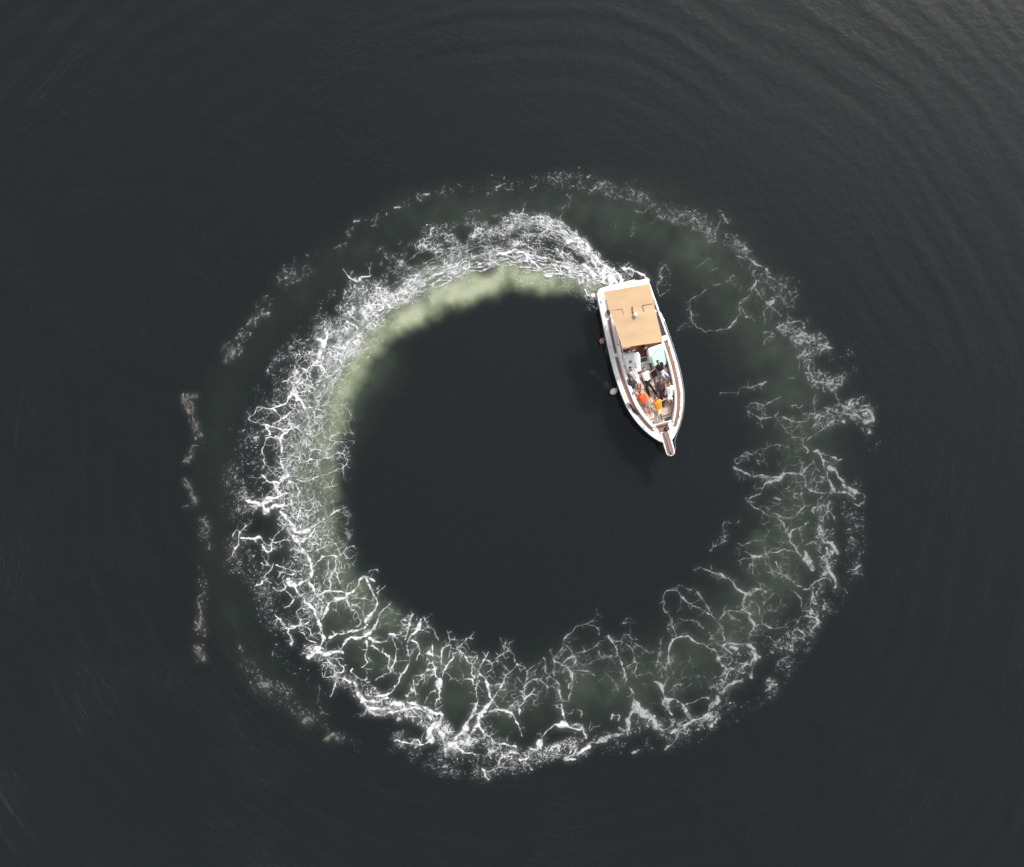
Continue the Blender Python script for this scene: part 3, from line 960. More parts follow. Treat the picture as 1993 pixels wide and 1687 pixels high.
def build_plume(X, Y):
    wx = (fbm(X, Y, 40, 501, 4) - .5) * 34; wy = (fbm(X, Y, 40, 511, 4) - .5) * 34
    # radial scallops left by the propeller wash
    r = np.hypot(X - 1030, Y - 890) + 1e-3
    k = (fbm((X - 1030) / r * 370, (Y - 890) / r * 370, 34, 521, 2) - .5) * 16
    Xw = X + wx * .6 + (X - 1030) / r * k; Yw = Y + wy * .6 + (Y - 890) / r * k
    P = np.zeros(X.shape, np.float32)
    for path in PLUME:
        for (ax, ay, ar, aa), (bx, by, br, ba) in zip(path[:-1], path[1:]):
            dx, dy = bx - ax, by - ay; L = dx * dx + dy * dy + 1e-6
            t = np.clip(((Xw - ax) * dx + (Yw - ay) * dy) / L, 0, 1)
            d = np.hypot(Xw - ax - t * dx, Yw - ay - t * dy) / (ar + t * (br - ar))
            m = np.clip(1.42 - d, 0, 1.42) / 1.42; m = m * m * (3 - 2 * m)
            P = np.maximum(P, m * (aa + t * (ba - aa)))
    mott = fbm(X, Y, 40, 531, 4)
    lobes = fbm((X - 1030) / r * 370 + wx * .3, (Y - 890) / r * 370 + wy * .3, 17, 541, 2)      # successive pulses of the propeller
    return np.clip(P * (.52 + .55 * mott + .36 * lobes), 0, 1)
# ---------------------------------------------------------------- the water: one sheet to the horizon, real swell near the boat
def swell(x, y):
    """height of the water in metres; rings run out from the circle the boat has turned"""
    px = x * PX + 996.5; py = 843.5 - y * PX
    rx, ry = px - 1030, py - 890; r = np.hypot(rx, ry) + 1e-3
    ux, uy = rx / r, ry / r
    env = np.clip((r - 560) / 300, 0, 1) * np.clip((2600 - r) / 900, 0, 1)
    ph = (fbm(px, py, 320, 601, 3) - .5) * 14
    g1 = np.clip(fbm(px, py, 170, 611, 3) * 2.6 - .9, 0, 1); g2 = np.clip(fbm(px, py, 110, 621, 3) * 2.8 - 1.05, 0, 1)
    env = env * np.clip(.75 - .5 * (.6 * ux - .8 * uy), .25, 1.2)
    h = .011 * env * g1 * np.sin(2 * np.pi * r / 33 + ph)
    h = h + .004 * env * g2 * np.sin(2 * np.pi * r / 21 + ph * 1.7 + 1.3)
    g3 = np.clip(fbm(px, py, 260, 641, 2) * 3.2 - 1.0, 0, 1)
    h = h + .024 * env * g3 * np.sin(2 * np.pi * r / 58 + ph * .8 + 2.1)
    h = h + .03 * (fbm(px, py, 300, 631, 3) - .5)
    return h

def axis(lo, hi, step):
    core = list(np.arange(lo, hi + step * .5, step)); out = []; s = step; v = core[-1]
    while v < 3500: s *= 1.35; v += s; out.append(v)
    pre = []; s = step; v = core[0]
    while v > -3500: s *= 1.35; v -= s; pre.append(v)
    return np.array(pre[::-1] + core + out, np.float32)

ax_, ay_ = axis(-36, 36, .135), axis(-31, 31, .135)
gx, gy = np.meshgrid(ax_, ay_)
near = (np.clip((60 - np.hypot(gx, gy)) / 20, 0, 1))
gz = swell(gx, gy) * near
plume = build_plume(gx * PX + 996.5, 843.5 - gy * PX).astype(np.float32)
FO = build_foam()
film_g = box_blur(box_blur(FO, 6), 6)
sx_ = np.clip(gx * PX + 996.5 - GX0, 0, GW - 1).astype(int); sy_ = np.clip(843.5 - gy * PX - GY0, 0, GH - 1).astype(int)
film = film_g[sy_, sx_] * ((np.abs(gx) < 40) & (np.abs(gy) < 40))
ny, nx = gx.shape
idx = np.arange(nx * ny).reshape(ny, nx)
quads = np.stack([idx[:-1, :-1], idx[:-1, 1:], idx[1:, 1:], idx[1:, :-1]], -1).reshape(-1, 4)

def grid_mesh(name, co, quads, attrs):
    me = bpy.data.meshes.new(name); n, q = len(co), len(quads)
    me.vertices.add(n); me.vertices.foreach_set('co', np.ascontiguousarray(co, np.float32).ravel())
    me.loops.add(q * 4); me.loops.foreach_set('vertex_index', np.ascontiguousarray(quads, np.int32).ravel())
    me.polygons.add(q); me.polygons.foreach_set('loop_start', np.arange(0, q * 4, 4, dtype=np.int32)); me.polygons.foreach_set('loop_total', np.full(q, 4, np.int32))
    me.update(calc_edges=True)
    for k, v in attrs.items():
        a = me.attributes.new(k, 'FLOAT', 'POINT'); a.data.foreach_set('value', np.ascontiguousarray(v, np.float32).ravel())
    me.polygons.foreach_set('use_smooth', np.ones(q, bool))
    me.validate()
    o = bpy.data.objects.new(name, me); COL.objects.link(o)
    return o

water = grid_mesh('water', np.stack([gx.ravel(), gy.ravel(), gz.ravel()], -1), quads, {'aerated': plume, 'film': film})
tag(water, 'dark calm grey-green open water with a pale churned ring', 'water', kind='structure')

def water_material():
    m = bpy.data.materials.new('water'); m.use_nodes = True; nt = m.node_tree; N = nt.nodes; L = nt.links
    p = N['Principled BSDF']; p.inputs['IOR'].default_value = 1.333
    at = N.new('ShaderNodeAttribute'); at.attribute_name = 'aerated'
    tc = N.new('ShaderNodeTexCoord')
    def noise(scale, detail, vec=None, rough=.5):
        n = N.new('ShaderNodeTexNoise'); n.inputs['Scale'].default_value = scale; n.inputs['Detail'].default_value = detail; n.inputs['Roughness'].default_value = rough
        L.new(vec or tc.outputs['Object'], n.inputs['Vector']); return n.outputs[0]
    def math_(op, a, b=None, c=None):
        n = N.new('ShaderNodeMath'); n.operation = op
        for i, v in enumerate((a, b, c)):
            if v is None: continue
            if isinstance(v, (int, float)): n.inputs[i].default_value = v
            else: L.new(v, n.inputs[i])
        return n.outputs[0]
    # turbidity: deep green-black, olive where air is mixed in, milky where it is freshest
    fine = noise(.9, 4); a2 = math_('MULTIPLY', at.outputs['Fac'], math_('ADD', math_('MULTIPLY', fine, .7), .65))
    rp = N.new('ShaderNodeValToRGB'); L.new(a2, rp.inputs[0]); e = rp.color_ramp.elements
    e[0].position = 0; e[0].color = (.0064, .0082, .0084, 1)
    e[1].position = 1; e[1].color = (.265, .285, .20, 1)
    for pos, c in ((.12, (.0110, .0145, .0122)), (.24, (.0225, .0295, .0225)), (.45, (.060, .074, .048)), (.7, (.138, .158, .096))):
        k = e.new(pos); k.color = (*c, 1)
    fl = N.new('ShaderNodeAttribute'); fl.attribute_name = 'film'
    fm = N.new('ShaderNodeMix'); fm.data_type = 'RGBA'; L.new(math_('MULTIPLY', fl.outputs['Fac'], .34), fm.inputs[0]); L.new(rp.outputs[0], fm.inputs[6]); fm.inputs[7].default_value = (.30, .32, .29, 1)
    L.new(fm.outputs[2], p.inputs['Base Color'])
    # relief: wavelets drawn out along the rings, plus a light chop
    pos = N.new('ShaderNodeVectorMath'); pos.operation = 'SUBTRACT'; L.new(tc.outputs['Object'], pos.inputs[0]); pos.inputs[1].default_value = ((1030 - 996.5) / PX, (843.5 - 890) / PX, 0)
    ln = N.new('ShaderNodeVectorMath'); ln.operation = 'LENGTH'; L.new(pos.outputs[0], ln.inputs[0])
    nd = N.new('ShaderNodeVectorMath'); nd.operation = 'NORMALIZE'; L.new(pos.outputs[0], nd.inputs[0])
    sp = N.new('ShaderNodeSeparateXYZ'); L.new(nd.outputs[0], sp.inputs[0])
    def ring(k, s, off=0):
        c = N.new('ShaderNodeCombineXYZ'); L.new(math_('MULTIPLY', sp.outputs[0], k), c.inputs[0]); L.new(math_('MULTIPLY', sp.outputs[1], k), c.inputs[1])
        L.new(math_('MULTIPLY_ADD', ln.outputs['Value'], s, off), c.inputs[2]); return c.outputs[0]
    rip = noise(1, 2, ring(24, 3.2)); rip2 = noise(1, 3, ring(60, 8, 7))
    gate = math_('MULTIPLY', math_('SUBTRACT', noise(.16, 3), .42), 5.0); gate = math_('MINIMUM', math_('MAXIMUM', gate, .12), 1.0)
    outer = math_('MINIMUM', math_('MAXIMUM', math_('MULTIPLY', math_('SUBTRACT', ln.outputs['Value'], 13.0), .09), 0.0), 1.0)
    # the breeze ruffles the lower left most, the upper right is slicker
    lee = math_('MAXIMUM', math_('SUBTRACT', .56, math_('MULTIPLY', math_('ADD', math_('MULTIPLY', sp.outputs[0], .60), math_('MULTIPLY', sp.outputs[1], .80)), .50)), .07)
    outer = math_('MULTIPLY', outer, lee)
    h = math_('MULTIPLY', math_('ADD', math_('MULTIPLY', rip, .6), math_('MULTIPLY', rip2, .35)), math_('MULTIPLY', gate, outer))
    spk = math_('MINIMUM', math_('MAXIMUM', math_('MULTIPLY', math_('SUBTRACT', noise(.5, 3), .52), 7.0), 0.0), 1.0)
    h = math_('ADD', h, math_('MULTIPLY', math_('MULTIPLY', math_('POWER', noise(1, 2, ring(46, 6.5, 3)), 3.0), .35), math_('MULTIPLY', spk, outer)))
    h = math_('ADD', h, math_('MULTIPLY', noise(2.2, 4), .10))
    bp = N.new('ShaderNodeBump'); bp.inputs['Strength'].default_value = .75; bp.inputs['Distance'].default_value = .22
    L.new(h, bp.inputs['Height']); L.new(bp.outputs[0], p.inputs['Normal'])
    p.inputs['Roughness'].default_value = .09
    return m
water.data.materials.append(water_material())

# ---------------------------------------------------------------- the foam: a thin uneven crust that follows the swell
on = FO > .045
cell = on[:-1, :-1] | on[1:, :-1] | on[:-1, 1:] | on[1:, 1:]
vid = np.full(FO.shape, -1, np.int64)
need = np.zeros(FO.shape, bool)
need[:-1, :-1] |= cell; need[1:, :-1] |= cell; need[:-1, 1:] |= cell; need[1:, 1:] |= cell
jj, ii = np.nonzero(need); vid[jj, ii] = np.arange(len(jj))
cj, ci = np.nonzero(cell)
fq = np.stack([vid[cj + 1, ci], vid[cj + 1, ci + 1], vid[cj, ci + 1], vid[cj, ci]], -1)
fpx = ii + GX0; fpy = jj + GY0
fx = (fpx - 996.5) / PX; fy = (843.5 - fpy) / PX; fv = FO[jj, ii]
lump = fbm(fpx.astype(np.float32), fpy.astype(np.float32), 5, 801, 2)
fz = swell(fx.astype(np.float32), fy.astype(np.float32)) + .012 + .05 * fv * (.4 + lump)
age = np.clip((470 - fpx) / 30, 0, 1); age = np.maximum(age, np.clip((fpy - 1310 - (fpx - 480) * .55) / 30, 0, 1) * (fpx < 690))
foam = grid_mesh('wake_foam', np.stack([fx, fy, fz], -1), fq, {'foam': fv, 'age': age})
tag(foam, 'white lacy foam ring left on the water by the circling boat', 'foam', kind='stuff')

def foam_material():
    m = bpy.data.materials.new('foam'); m.use_nodes = True; nt = m.node_tree; N = nt.nodes; L = nt.links
    p = N['Principled BSDF']; p.inputs['Roughness'].default_value = .75; p.inputs['Specular IOR Level'].default_value = .3
    ag = N.new('ShaderNodeAttribute'); ag.attribute_name = 'age'
    mx = N.new('ShaderNodeMix'); mx.data_type = 'RGBA'; mx.inputs[6].default_value = (.545, .55, .56, 1); mx.inputs[7].default_value = (.36, .325, .29, 1)
    L.new(ag.outputs['Fac'], mx.inputs[0]); L.new(mx.outputs[2], p.inputs['Base Color'])
    at = N.new('ShaderNodeAttribute'); at.attribute_name = 'foam'
    mr = N.new('ShaderNodeMapRange'); mr.inputs[1].default_value = .05; mr.inputs[2].default_value = .95; L.new(at.outputs['Fac'], mr.inputs[0])
    tr = N.new('ShaderNodeBsdfTransparent'); ms = N.new('ShaderNodeMixShader')
    pw = N.new('ShaderNodeMath'); pw.operation = 'POWER'; pw.inputs[1].default_value = 1.35; L.new(mr.outputs[0], pw.inputs[0]); L.new(pw.outputs[0], ms.inputs[0]); L.new(tr.outputs[0], ms.inputs[1]); L.new(p.outputs[0], ms.inputs[2])
    L.new(ms.outputs[0], N['Material Output'].inputs['Surface'])
    return m
foam.data.materials.append(foam_material())
# ---------------------------------------------------------------- materials of the boat
M_white = mat('gelcoat_white', (.72, .71, .685), .32, .5, var=.05, vscale=2.5, bump=.05, bscale=8, coat=.2)
M_liner = mat('liner_white', (.66, .66, .64), .45, .5, var=.06, vscale=4)
M_teak = mat('teak', (.27, .145, .108), .6, .3, var=.2, vscale=7, stretch=(1, 9, 1), bump=.2, bscale=30)
M_wood = mat('dark_mahogany', (.14, .046, .030), .35, .5, var=.2, vscale=6, stretch=(1, 8, 1), coat=.3)
M_steel = mat('stainless_steel', (.62, .62, .61), .22, .5, metal=1, var=.03)
M_canvas = mat('tan_canvas', (.46, .315, .19), .85, .2, var=.045, vscale=1.6, bump=.25, bscale=5)
M_seam = mat('brown_zip', (.16, .085, .035), .8, .2)
M_beige = mat('beige_vinyl', (.50, .37, .31), .6, .3, var=.05, vscale=3, bump=.12, bscale=7)
M_cream = mat('cream_vinyl', (.60, .46, .37), .6, .3, var=.05, vscale=3, bump=.1, bscale=7)
M_mauve = mat('mauve_vinyl', (.36, .26, .27), .6, .3, var=.06, vscale=4)
M_grey = mat('grey_plastic', (.16, .19, .18), .5, .4, var=.08)
M_black = mat('black_rubber', (.022, .021, .022), .55, .4, var=.1)
M_dark = mat('dark_grey', (.030, .036, .038), .7, .3, var=.1)
M_rust = mat('rust_red_paint', (.19, .045, .02), .5, .4, var=.15)
M_rope = mat('rope', (.55, .50, .42), .9, .1, var=.15, vscale=30)
M_ropedark = mat('dark_rope', (.045, .03, .025), .9, .1, var=.15, vscale=30)
M_fwhite = mat('fender_white', (.72, .70, .62), .5, .4, var=.08)
M_fred = mat('fender_pink', (.55, .24, .19), .5, .4, var=.2, vscale=8)

def glass_mat():
    m = bpy.data.materials.new('mint_glass'); m.use_nodes = True; p = m.node_tree.nodes['Principled BSDF']
    p.inputs['Base Color'].default_value = (.66, .86, .80, 1); p.inputs['Roughness'].default_value = .08
    p.inputs['Transmission Weight'].default_value = .35; p.inputs['IOR'].default_value = 1.45
    return m
M_glass = glass_mat()

# ---------------------------------------------------------------- boat frame: x forward from the transom, y to port, z up from the water
BO = W(1211.6, 554.5, 1.15); BO.z = 0
BA = math.atan2(-.962, .272)
boat = empty('motor_boat', BO, BA)
tag(boat, 'white open motor boat with tan canopy and teak side decks, turning in a circle', 'boat')
BMI = (Matrix.Translation(BO) @ Matrix.Rotation(BA, 4, 'Z')).inverted()
def Lc(px, py, z): return BMI @ W(px, py, z)

_u = [0, .3, 1.27, 3.05, 4.3, 5.5, 6.5, 7.3, 8.25, 8.95, 9.4, 9.62, 9.74]
_b = [1.55, 1.59, 1.66, 1.78, 1.85, 1.86, 1.79, 1.66, 1.31, .90, .54, .30, .10]
def beam(u):
    # smooth interpolation of the half beam
    if u <= _u[0]: return _b[0]
    if u >= _u[-1]: return _b[-1]
    i = max(k for k in range(len(_u) - 1) if _u[k] <= u)
    def m(k):
        k = min(max(k, 1), len(_u) - 2)
        return (_b[k + 1] - _b[k - 1]) / (_u[k + 1] - _u[k - 1])
    h = _u[i + 1] - _u[i]; t = (u - _u[i]) / h; a, b2 = m(i) * h, m(i + 1) * h
    return (2 * t**3 - 3 * t**2 + 1) * _b[i] + (t**3 - 2 * t**2 + t) * a + (-2 * t**3 + 3 * t**2) * _b[i + 1] + (t**3 - t**2) * b2
def sheer(u): return 1.0 + .40 * max(0, u / 9.7) ** 1.8

def outline(u0, u1, inset, n=40):
    """port edge from u0 to u1 at the given inset from the gunwale"""
    return [(u0 + (u1 - u0) * i / n, max(.0, beam(u0 + (u1 - u0) * i / n) - inset)) for i in range(n + 1)]

# hull: lofted stations with flare, closed transom
bm = BM(); rings = []
US = [0, .15, .4, .9, 1.6, 2.4, 3.2, 4, 4.8, 5.6, 6.3, 7, 7.6, 8.1, 8.55, 8.95, 9.25, 9.5, 9.66, 9.74]
for u in US:
    b = beam(u); s = sheer(u); f = max(0, (u - 4.5) / 5.2)
    sect = [(0, -.5 + .45 * f**2), (b * (.66 - .42 * f), -.28 + .40 * f**2), (b * (.86 - .34 * f), .10 + .25 * f**2), (b * (.93 - .14 * f), .55 + .2 * f), (b * .985, s - .16), (b, s - .06)]
    ru = lambda z: u - (s - z) * .62 * max(0, (u - 6.5) / 3.2) ** 1.6
    ring = [bm.verts.new((ru(z), -y, z)) for y, z in sect[::-1]] + [bm.verts.new((ru(z), y, z)) for y, z in sect[1:]]
    rings.append(ring)
for A, B in zip(rings[:-1], rings[1:]):
    for k in range(len(A) - 1): bm.faces.new((A[k], A[k + 1], B[k + 1], B[k]))
bm.faces.new(rings[0]); bm.faces.new(rings[-1][::-1])
hull = obj('hull', bm, M_white, boat, smooth=True)
# rubbing strake round the gunwale
for s in (-1, 1):
    bm = BM(); tube(bm, [(u, s * (beam(u) + .012), sheer(u) - .09) for u in US], .028, 8)
    obj('rubbing_strake', bm, M_white, boat, smooth=True)

# deck: a ring of side deck + covering board around the open cockpit (strips between two insets)
def band(name, u0, u1, i0, i1, z0, z1, material, parent, side, n=48, bevel=0, dz=lambda u: 0):
    bm = BM(); prev = None
    for k in range(n + 1):
        u = u0 + (u1 - u0) * k / n; b = beam(u); s = sheer(u) + dz(u)
        o_, i_ = side * max(b - i0, .004), side * max(b - i1, .002)
        q = [bm.verts.new(p) for p in ((u, o_, s + z0), (u, i_, s + z0), (u, i_, s + z1), (u, o_, s + z1))]
        if prev:
            for a in range(4): bm.faces.new((prev[a], prev[(a + 1) % 4], q[(a + 1) % 4], q[a]))
        else: bm.faces.new(q[::-1])
        prev = q
    bm.faces.new(prev)
    return obj(name, bm, material, parent, bevel=bevel)

for s in (-1, 1):
    st_ = s < 0
    d = band('side_deck', .02, 9.70, -.01, .62 if st_ else .50, -.075, 0, M_white, boat, s, bevel=.012)
    # teak laid in the side decks, in two lengths; a plain dark grey strip aft on the port side
    if st_:
        band('teak_strip', 1.75, 3.78, .27, .42, .0, .012, M_teak, d, s, 20)
        band('teak_strip', 4.02, 8.86, .25, .43, .0, .012, M_teak, d, s, 30)
    else:
        band('dark_strip', 1.2, 3.55, .09, .38, .0, .012, M_dark, d, s, 20)
        band('teak_strip', 3.85, 8.92, .16, .37, .0, .012, M_teak, d, s, 30)
    # raised coaming around the cockpits, inner liner walls down to the sole
    band('coaming', .45, 8.60, .47 if st_ else .40, .68 if st_ else .53, -.02, .12, M_white, boat, s, bevel=.03)
    band('cockpit_liner', .45, 8.58, .60 if st_ else .48, .69 if st_ else .54, -.62, .02, M_liner, boat, s)
# foredeck plate between the side decks at the bow
bm = BM(); P = outline(8.5, 9.72, .60 * .0 + .0, 14); P = [(u, max(0.02, y - .20)) for u, y in P]
prism(bm, P + [(u, -y) for u, y in P[::-1]], lambda x: sheer(x) - .09, lambda x: sheer(x) - .012)
fore = obj('foredeck', bm, M_white, boat)
for k in range(7):                                   # teak planks of the foredeck
    y0 = -.33 + k * .095
    u0, u1 = 8.68, 9.28 - abs(y0 + .045) * .55
    bm = BM(); prism(bm, [(u0, y0), (u1, y0), (u1, y0 + .088), (u0, y0 + .088)], lambda x: sheer(x) - .012, lambda x: sheer(x) + .010)
    obj('plank', bm, M_teak, fore)
bm = BM(); box(bm, (8.60, 0, sheer(8.6) + .05), (.10, .74, .16)); obj('bow_step', bm, M_teak, boat, bevel=.012)

# sole (floor) of the cockpits
bm = BM(); P = outline(.2, 8.62, .50, 30); prism(bm, P + [(u, -y) for u, y in P[::-1]], .36, .40); obj('cockpit_sole', bm, M_liner, boat)
bm = BM(); P = outline(.45, 4.75, .70, 16); prism(bm, P + [(u, -y) for u, y in P[::-1]], .402, .425); sole = obj('wooden_sole', bm, M_wood, boat)
# transom and swim platform
bm = BM(); box(bm, (.22, 0, .72), (.46, 3.02, .62)); obj('transom', bm, M_white, boat, bevel=.06, seg=3)
bm = BM()
P = [(-.24, -1.24), (-.20, .86), (-.08, .92), (-.06, 1.34), (.0, 1.46), (.08, 1.48), (.08, -1.50), (.0, -1.50), (-.16, -1.40)]
prism(bm, P, .60, .68); plat = obj('swim_platform', bm, M_white, boat, bevel=.025)
bm = BM(); box(bm, (-.06, .0, .684), (.16, 1.7, .012)); obj('grip_mat', bm, M_liner, plat)
for y in (-1.0, 0, 1.0):
    bm = BM(); tube(bm, [(.03, y, .25), (-.14, y, .6)], .03, 8); obj('bracket', bm, M_steel, plat, smooth=True)
# stern cleats
def cleat(u, v):
    z = sheer(u); bm = BM(); tube(bm, [(u - .11, v, z + .05), (u + .11, v, z + .05)], .016, 8); box(bm, (u - .035, v, z + .02), (.03, .03, .05)); box(bm, (u + .035, v, z + .02), (.03, .03, .05))
    obj('cleat', bm, M_steel, boat, smooth=True)
for s in (-1, 1):
    for u in (.55, 3.9, 8.4): cleat(u, s * (beam(u) - .14))

# aft cockpit furniture half hidden under the canopy
def cushion(name, pts, z, t, material, parent, bev=.045):
    bm = BM(); prism(bm, pts, z, z + t); return obj(name, bm, material, parent, bevel=bev, seg=3)
for s in (-1, 1):
    P = [(.75, s * .78), (3.05, s * .82), (3.05, s * 1.22), (.75, s * 1.12)]
    bm = BM(); prism(bm, P, .42, .78); sb = obj('side_bench', bm, M_liner, boat)
    for k in range(3):
        a = .77 + k * .76
        cushion('seat_cushion', [(a, s * .80), (a + .73, s * .82), (a + .73, s * 1.18), (a, s * 1.12)], .785, .12, M_mauve, sb)
bm = BM(); box(bm, (1.32, -1.23, 1.08), (.30, .16, .20)); lk = obj('rust_locker', bm, M_rust, boat, bevel=.03)
bm = BM(); box(bm, (1.32, -1.23, 1.192), (.2, .1, .02)); obj('lid', bm, M_black, lk)
# helm: wooden bulkhead cabinets either side of the companionway
bm = BM(); box(bm, (3.72, .86, .72), (.56, 1.10, .58)); cab = obj('galley_cabinet', bm, M_wood, boat, bevel=.012)
bm = BM(); box(bm, (3.70, .86, 1.022), (.46, 1.0, .022)); obj('counter_top', bm, M_wood, cab)
for k, (u, v) in enumerate(((3.62, .98), (3.66, 1.16), (3.82, .6))):
    bm = BM(); lathe(bm, [(.035, 0), (.05, .03), (.052, .14), (.03, .17), (.02, .22), (.021, .24)], (u, v, 1.034), 12); obj('jar', bm, (M_liner, M_black, M_grey)[k], cab, smooth=True)
bm = BM(); box(bm, (3.98, .32, .90), (.10, .05, .95)); obj('door_post', bm, M_beige, boat, bevel=.01)
# helm seat
bm = BM(); box(bm, (3.50, -.80, .62), (.40, .62, .4)); hs = obj('helm_seat', bm, M_wood, boat, bevel=.02)
cushion('seat_cushion', [(3.32, -1.08), (3.70, -1.08), (3.70, -.52), (3.32, -.52)], .825, .10, M_beige, hs)

# starboard console with dashboard, wheel, hatch vent
bm = BM()
prism(bm, [(4.06, -1.17), (4.08, -.20), (4.30, -.14), (5.22, -.34), (5.26, -1.08), (5.06, -1.17)], .40, lambda x: 1.30 - .10 * (x - 4.1))
con = obj('helm_console', bm, M_white, boat, bevel=.05, seg=3)
bm = BM(); lathe(bm, [(.085, 0), (.09, .02), (.05, .045)], (4.52, -.80, 1.262), 18); obj('deck_vent', bm, M_grey, con, smooth=True)
bm = BM(); box(bm, (4.00, -.72, 1.20), (.16, .78, .16), Matrix.Rotation(R(-24), 3, 'Y')); dash = obj('dashboard', bm, M_liner, con, bevel=.02)
for v, r in ((-.98, .035), (-.86, .05), (-.56, .05), (-.46, .035)):
    bm = BM(); lathe(bm, [(r, 0), (r, .02), (r * .8, .026)], (3.955, v, 1.285), 14, Matrix.Rotation(R(-24), 3, 'Y')); obj('gauge', bm, M_black, dash, smooth=True)
bm = BM(); c = Vector((3.84, -.74, 1.18)); Mw = Matrix.Rotation(R(-50), 3, 'Y')
tube(bm, [c + Mw @ Vector((.19 * math.cos(t), .19 * math.sin(t), 0)) for t in [2 * math.pi * k / 24 for k in range(24)]], .014, 6, closed=True)
for k in range(3): tube(bm, [c, c + Mw @ Vector((.19 * math.cos(2.1 * k), .19 * math.sin(2.1 * k), 0))], .012, 6)
tube(bm, [c, Vector((4.0, -.74, 1.1))], .025, 8)
obj('steering_wheel', bm, M_black, con, smooth=True)
# throttle box
bm = BM(); box(bm, (4.0, -.36, 1.27), (.12, .12, .10)); tube(bm, [(4.0, -.36, 1.3), (3.95, -.36, 1.46)], .014, 6); ball(bm, (3.95, -.36, 1.47), .03, None, 1); obj('throttle', bm, M_wood, con, smooth=False)
# windscreen frame and pane over the starboard console
def screen(side, v0, v1, u_top, u_bot, z_top, z_bot, parent, glass):
    A = [Vector((u_top, side * v0, z_top)), Vector((u_top, side * v1, z_top)), Vector((u_bot, side * v1, z_bot)), Vector((u_bot, side * v0, z_bot))]
    bm = BM(); nrm = (A[1] - A[0]).cross(A[3] - A[0]).normalized() * .006
    lo = [bm.verts.new(p - nrm) for p in A]; hi = [bm.verts.new(p + nrm) for p in A]
    for i in range(4): bm.faces.new((lo[i], lo[(i + 1) % 4], hi[(i + 1) % 4], hi[i]))
    bm.faces.new(hi); bm.faces.new(lo[::-1])
    w = obj('windscreen', bm, glass, parent)
    bm = BM(); tube(bm, A, .016, 6, closed=True); obj('frame', bm, M_steel, w, smooth=True)
    return w
# side wire frame aft of the console
bm = BM(); tube(bm, [(3.25, -1.24, 1.16), (3.7, -1.22, 1.5), (4.3, -1.12, 1.42), (4.9, -1.14, 1.2)], .013, 6); tube(bm, [(3.5, -1.1, 1.15), (4.1, -1.08, 1.46)], .011, 6); obj('grab_rail', bm, M_steel, boat, smooth=True)

# centre: steps down to the bow cockpit with grille
bm = BM(); box(bm, (4.66, .04, .62), (.42, .56, .44)); st = obj('centre_step', bm, M_white, boat, bevel=.02)
bm = BM(); box(bm, (4.60, .03, .848), (.24, .46, .018)); gr = obj('vent_grille', bm, M_grey, st)
for k in range(5):
    bm = BM(); box(bm, (4.51 + k * .045, .03, .862), (.02, .44, .014)); obj('slat', bm, M_black, gr)
bm = BM(); box(bm, (5.06, .02, .56), (.38, .60, .34)); obj('centre_step', bm, M_liner, boat, bevel=.02)
# folded door leaf and post on the port side of the steps
bm = BM(); box(bm, (4.50, .36, 1.02), (.80, .05, .62), Matrix.Rotation(R(-4), 3, 'Z')); dr = obj('door', bm, M_white, boat, bevel=.01)
bm = BM(); tube(bm, [(4.45, .325, 1.2), (4.45, .325, 1.1)], .012, 6); obj('handle', bm, M_steel, dr, smooth=True)
bm = BM(); tube(bm, [(4.12, .36, 1.38), (4.96, .42, 1.38)], .018, 8); obj('frame', bm, M_steel, dr, smooth=True)

# port console with mint-tinted top
bm = BM()
prism(bm, [(4.04, .42), (3.98, 1.30), (4.30, 1.33), (5.02, 1.32), (5.30, 1.18), (5.34, .52), (5.0, .44)], .40, lambda x: 1.22 - .08 * (x - 4.1))
pc = obj('port_console', bm, M_white, boat, bevel=.05, seg=3)
bm = BM(); prism(bm, [(4.52, .50), (4.08, 1.27), (4.98, 1.29), (5.23, 1.15), (5.29, .56), (5.0, .50)], lambda x: 1.240 - .08 * (x - 4.1), lambda x: 1.262 - .08 * (x - 4.1))
mt = obj('tinted_hatch', bm, M_glass, pc, bevel=.008)
bm = BM(); tube(bm, [(4.49, .48, 1.248), (4.05, 1.29, 1.262), (5.0, 1.31, 1.20), (5.27, 1.16, 1.18)], .012, 6); obj('frame', bm, M_steel, mt, smooth=True)

# bow cockpit: benches with beige cushions, filler pad, white floor at the point
def inner_(u): return .40 - .085 * max(0, u - 5.4)
for s in (-1, 1):
    N_ = 14; us = [5.36 + (8.30 - 5.36) * k / N_ for k in range(N_ + 1)]
    P = [(u, s * max(inner_(u), .1)) for u in us] + [(u, s * max(beam(u) - (.71 if s < 0 else .56), .12)) for u in us[::-1]]
    bm = BM(); prism(bm, P, .40, .82); bn = obj('bow_bench', bm, M_liner, boat, bevel=.01)
    cuts = (5.38, 6.32, 7.24, 8.16)
    for a, b_ in zip(cuts[:-1], cuts[1:]):
        us = [a + .008 + (b_ - a - .016) * k / 6 for k in range(7)]
        P = [(u, s * (inner_(u) + .035)) for u in us] + [(u, s * max(beam(u) - (.73 if s < 0 else .58), inner_(u) + .07)) for u in us[::-1]]
        cushion('seat_cushion', P, .825, .12, M_beige, bn)
bm = BM(); P = [(5.40, inner_(5.4) - .03), (7.30, inner_(7.3) - .03), (7.30, -inner_(7.3) + .03), (5.40, -inner_(5.4) + .03)]; prism(bm, P, .40, .70); fl = obj('sunpad_base', bm, M_liner, boat)
for a, b_ in ((5.42, 6.35), (6.36, 7.28)):
    cushion('sunpad_cushion', [(a, inner_(a) - .03), (b_, inner_(b_) - .03), (b_, -inner_(b_) + .03), (a, -inner_(a) + .03)], .705, .12, M_cream, fl)
bm = BM(); prism(bm, [(7.34, .20), (8.54, .34), (8.54, -.34), (7.34, -.20)], .40, .74); obj('bow_floor', bm, M_white, boat, bevel=.02)

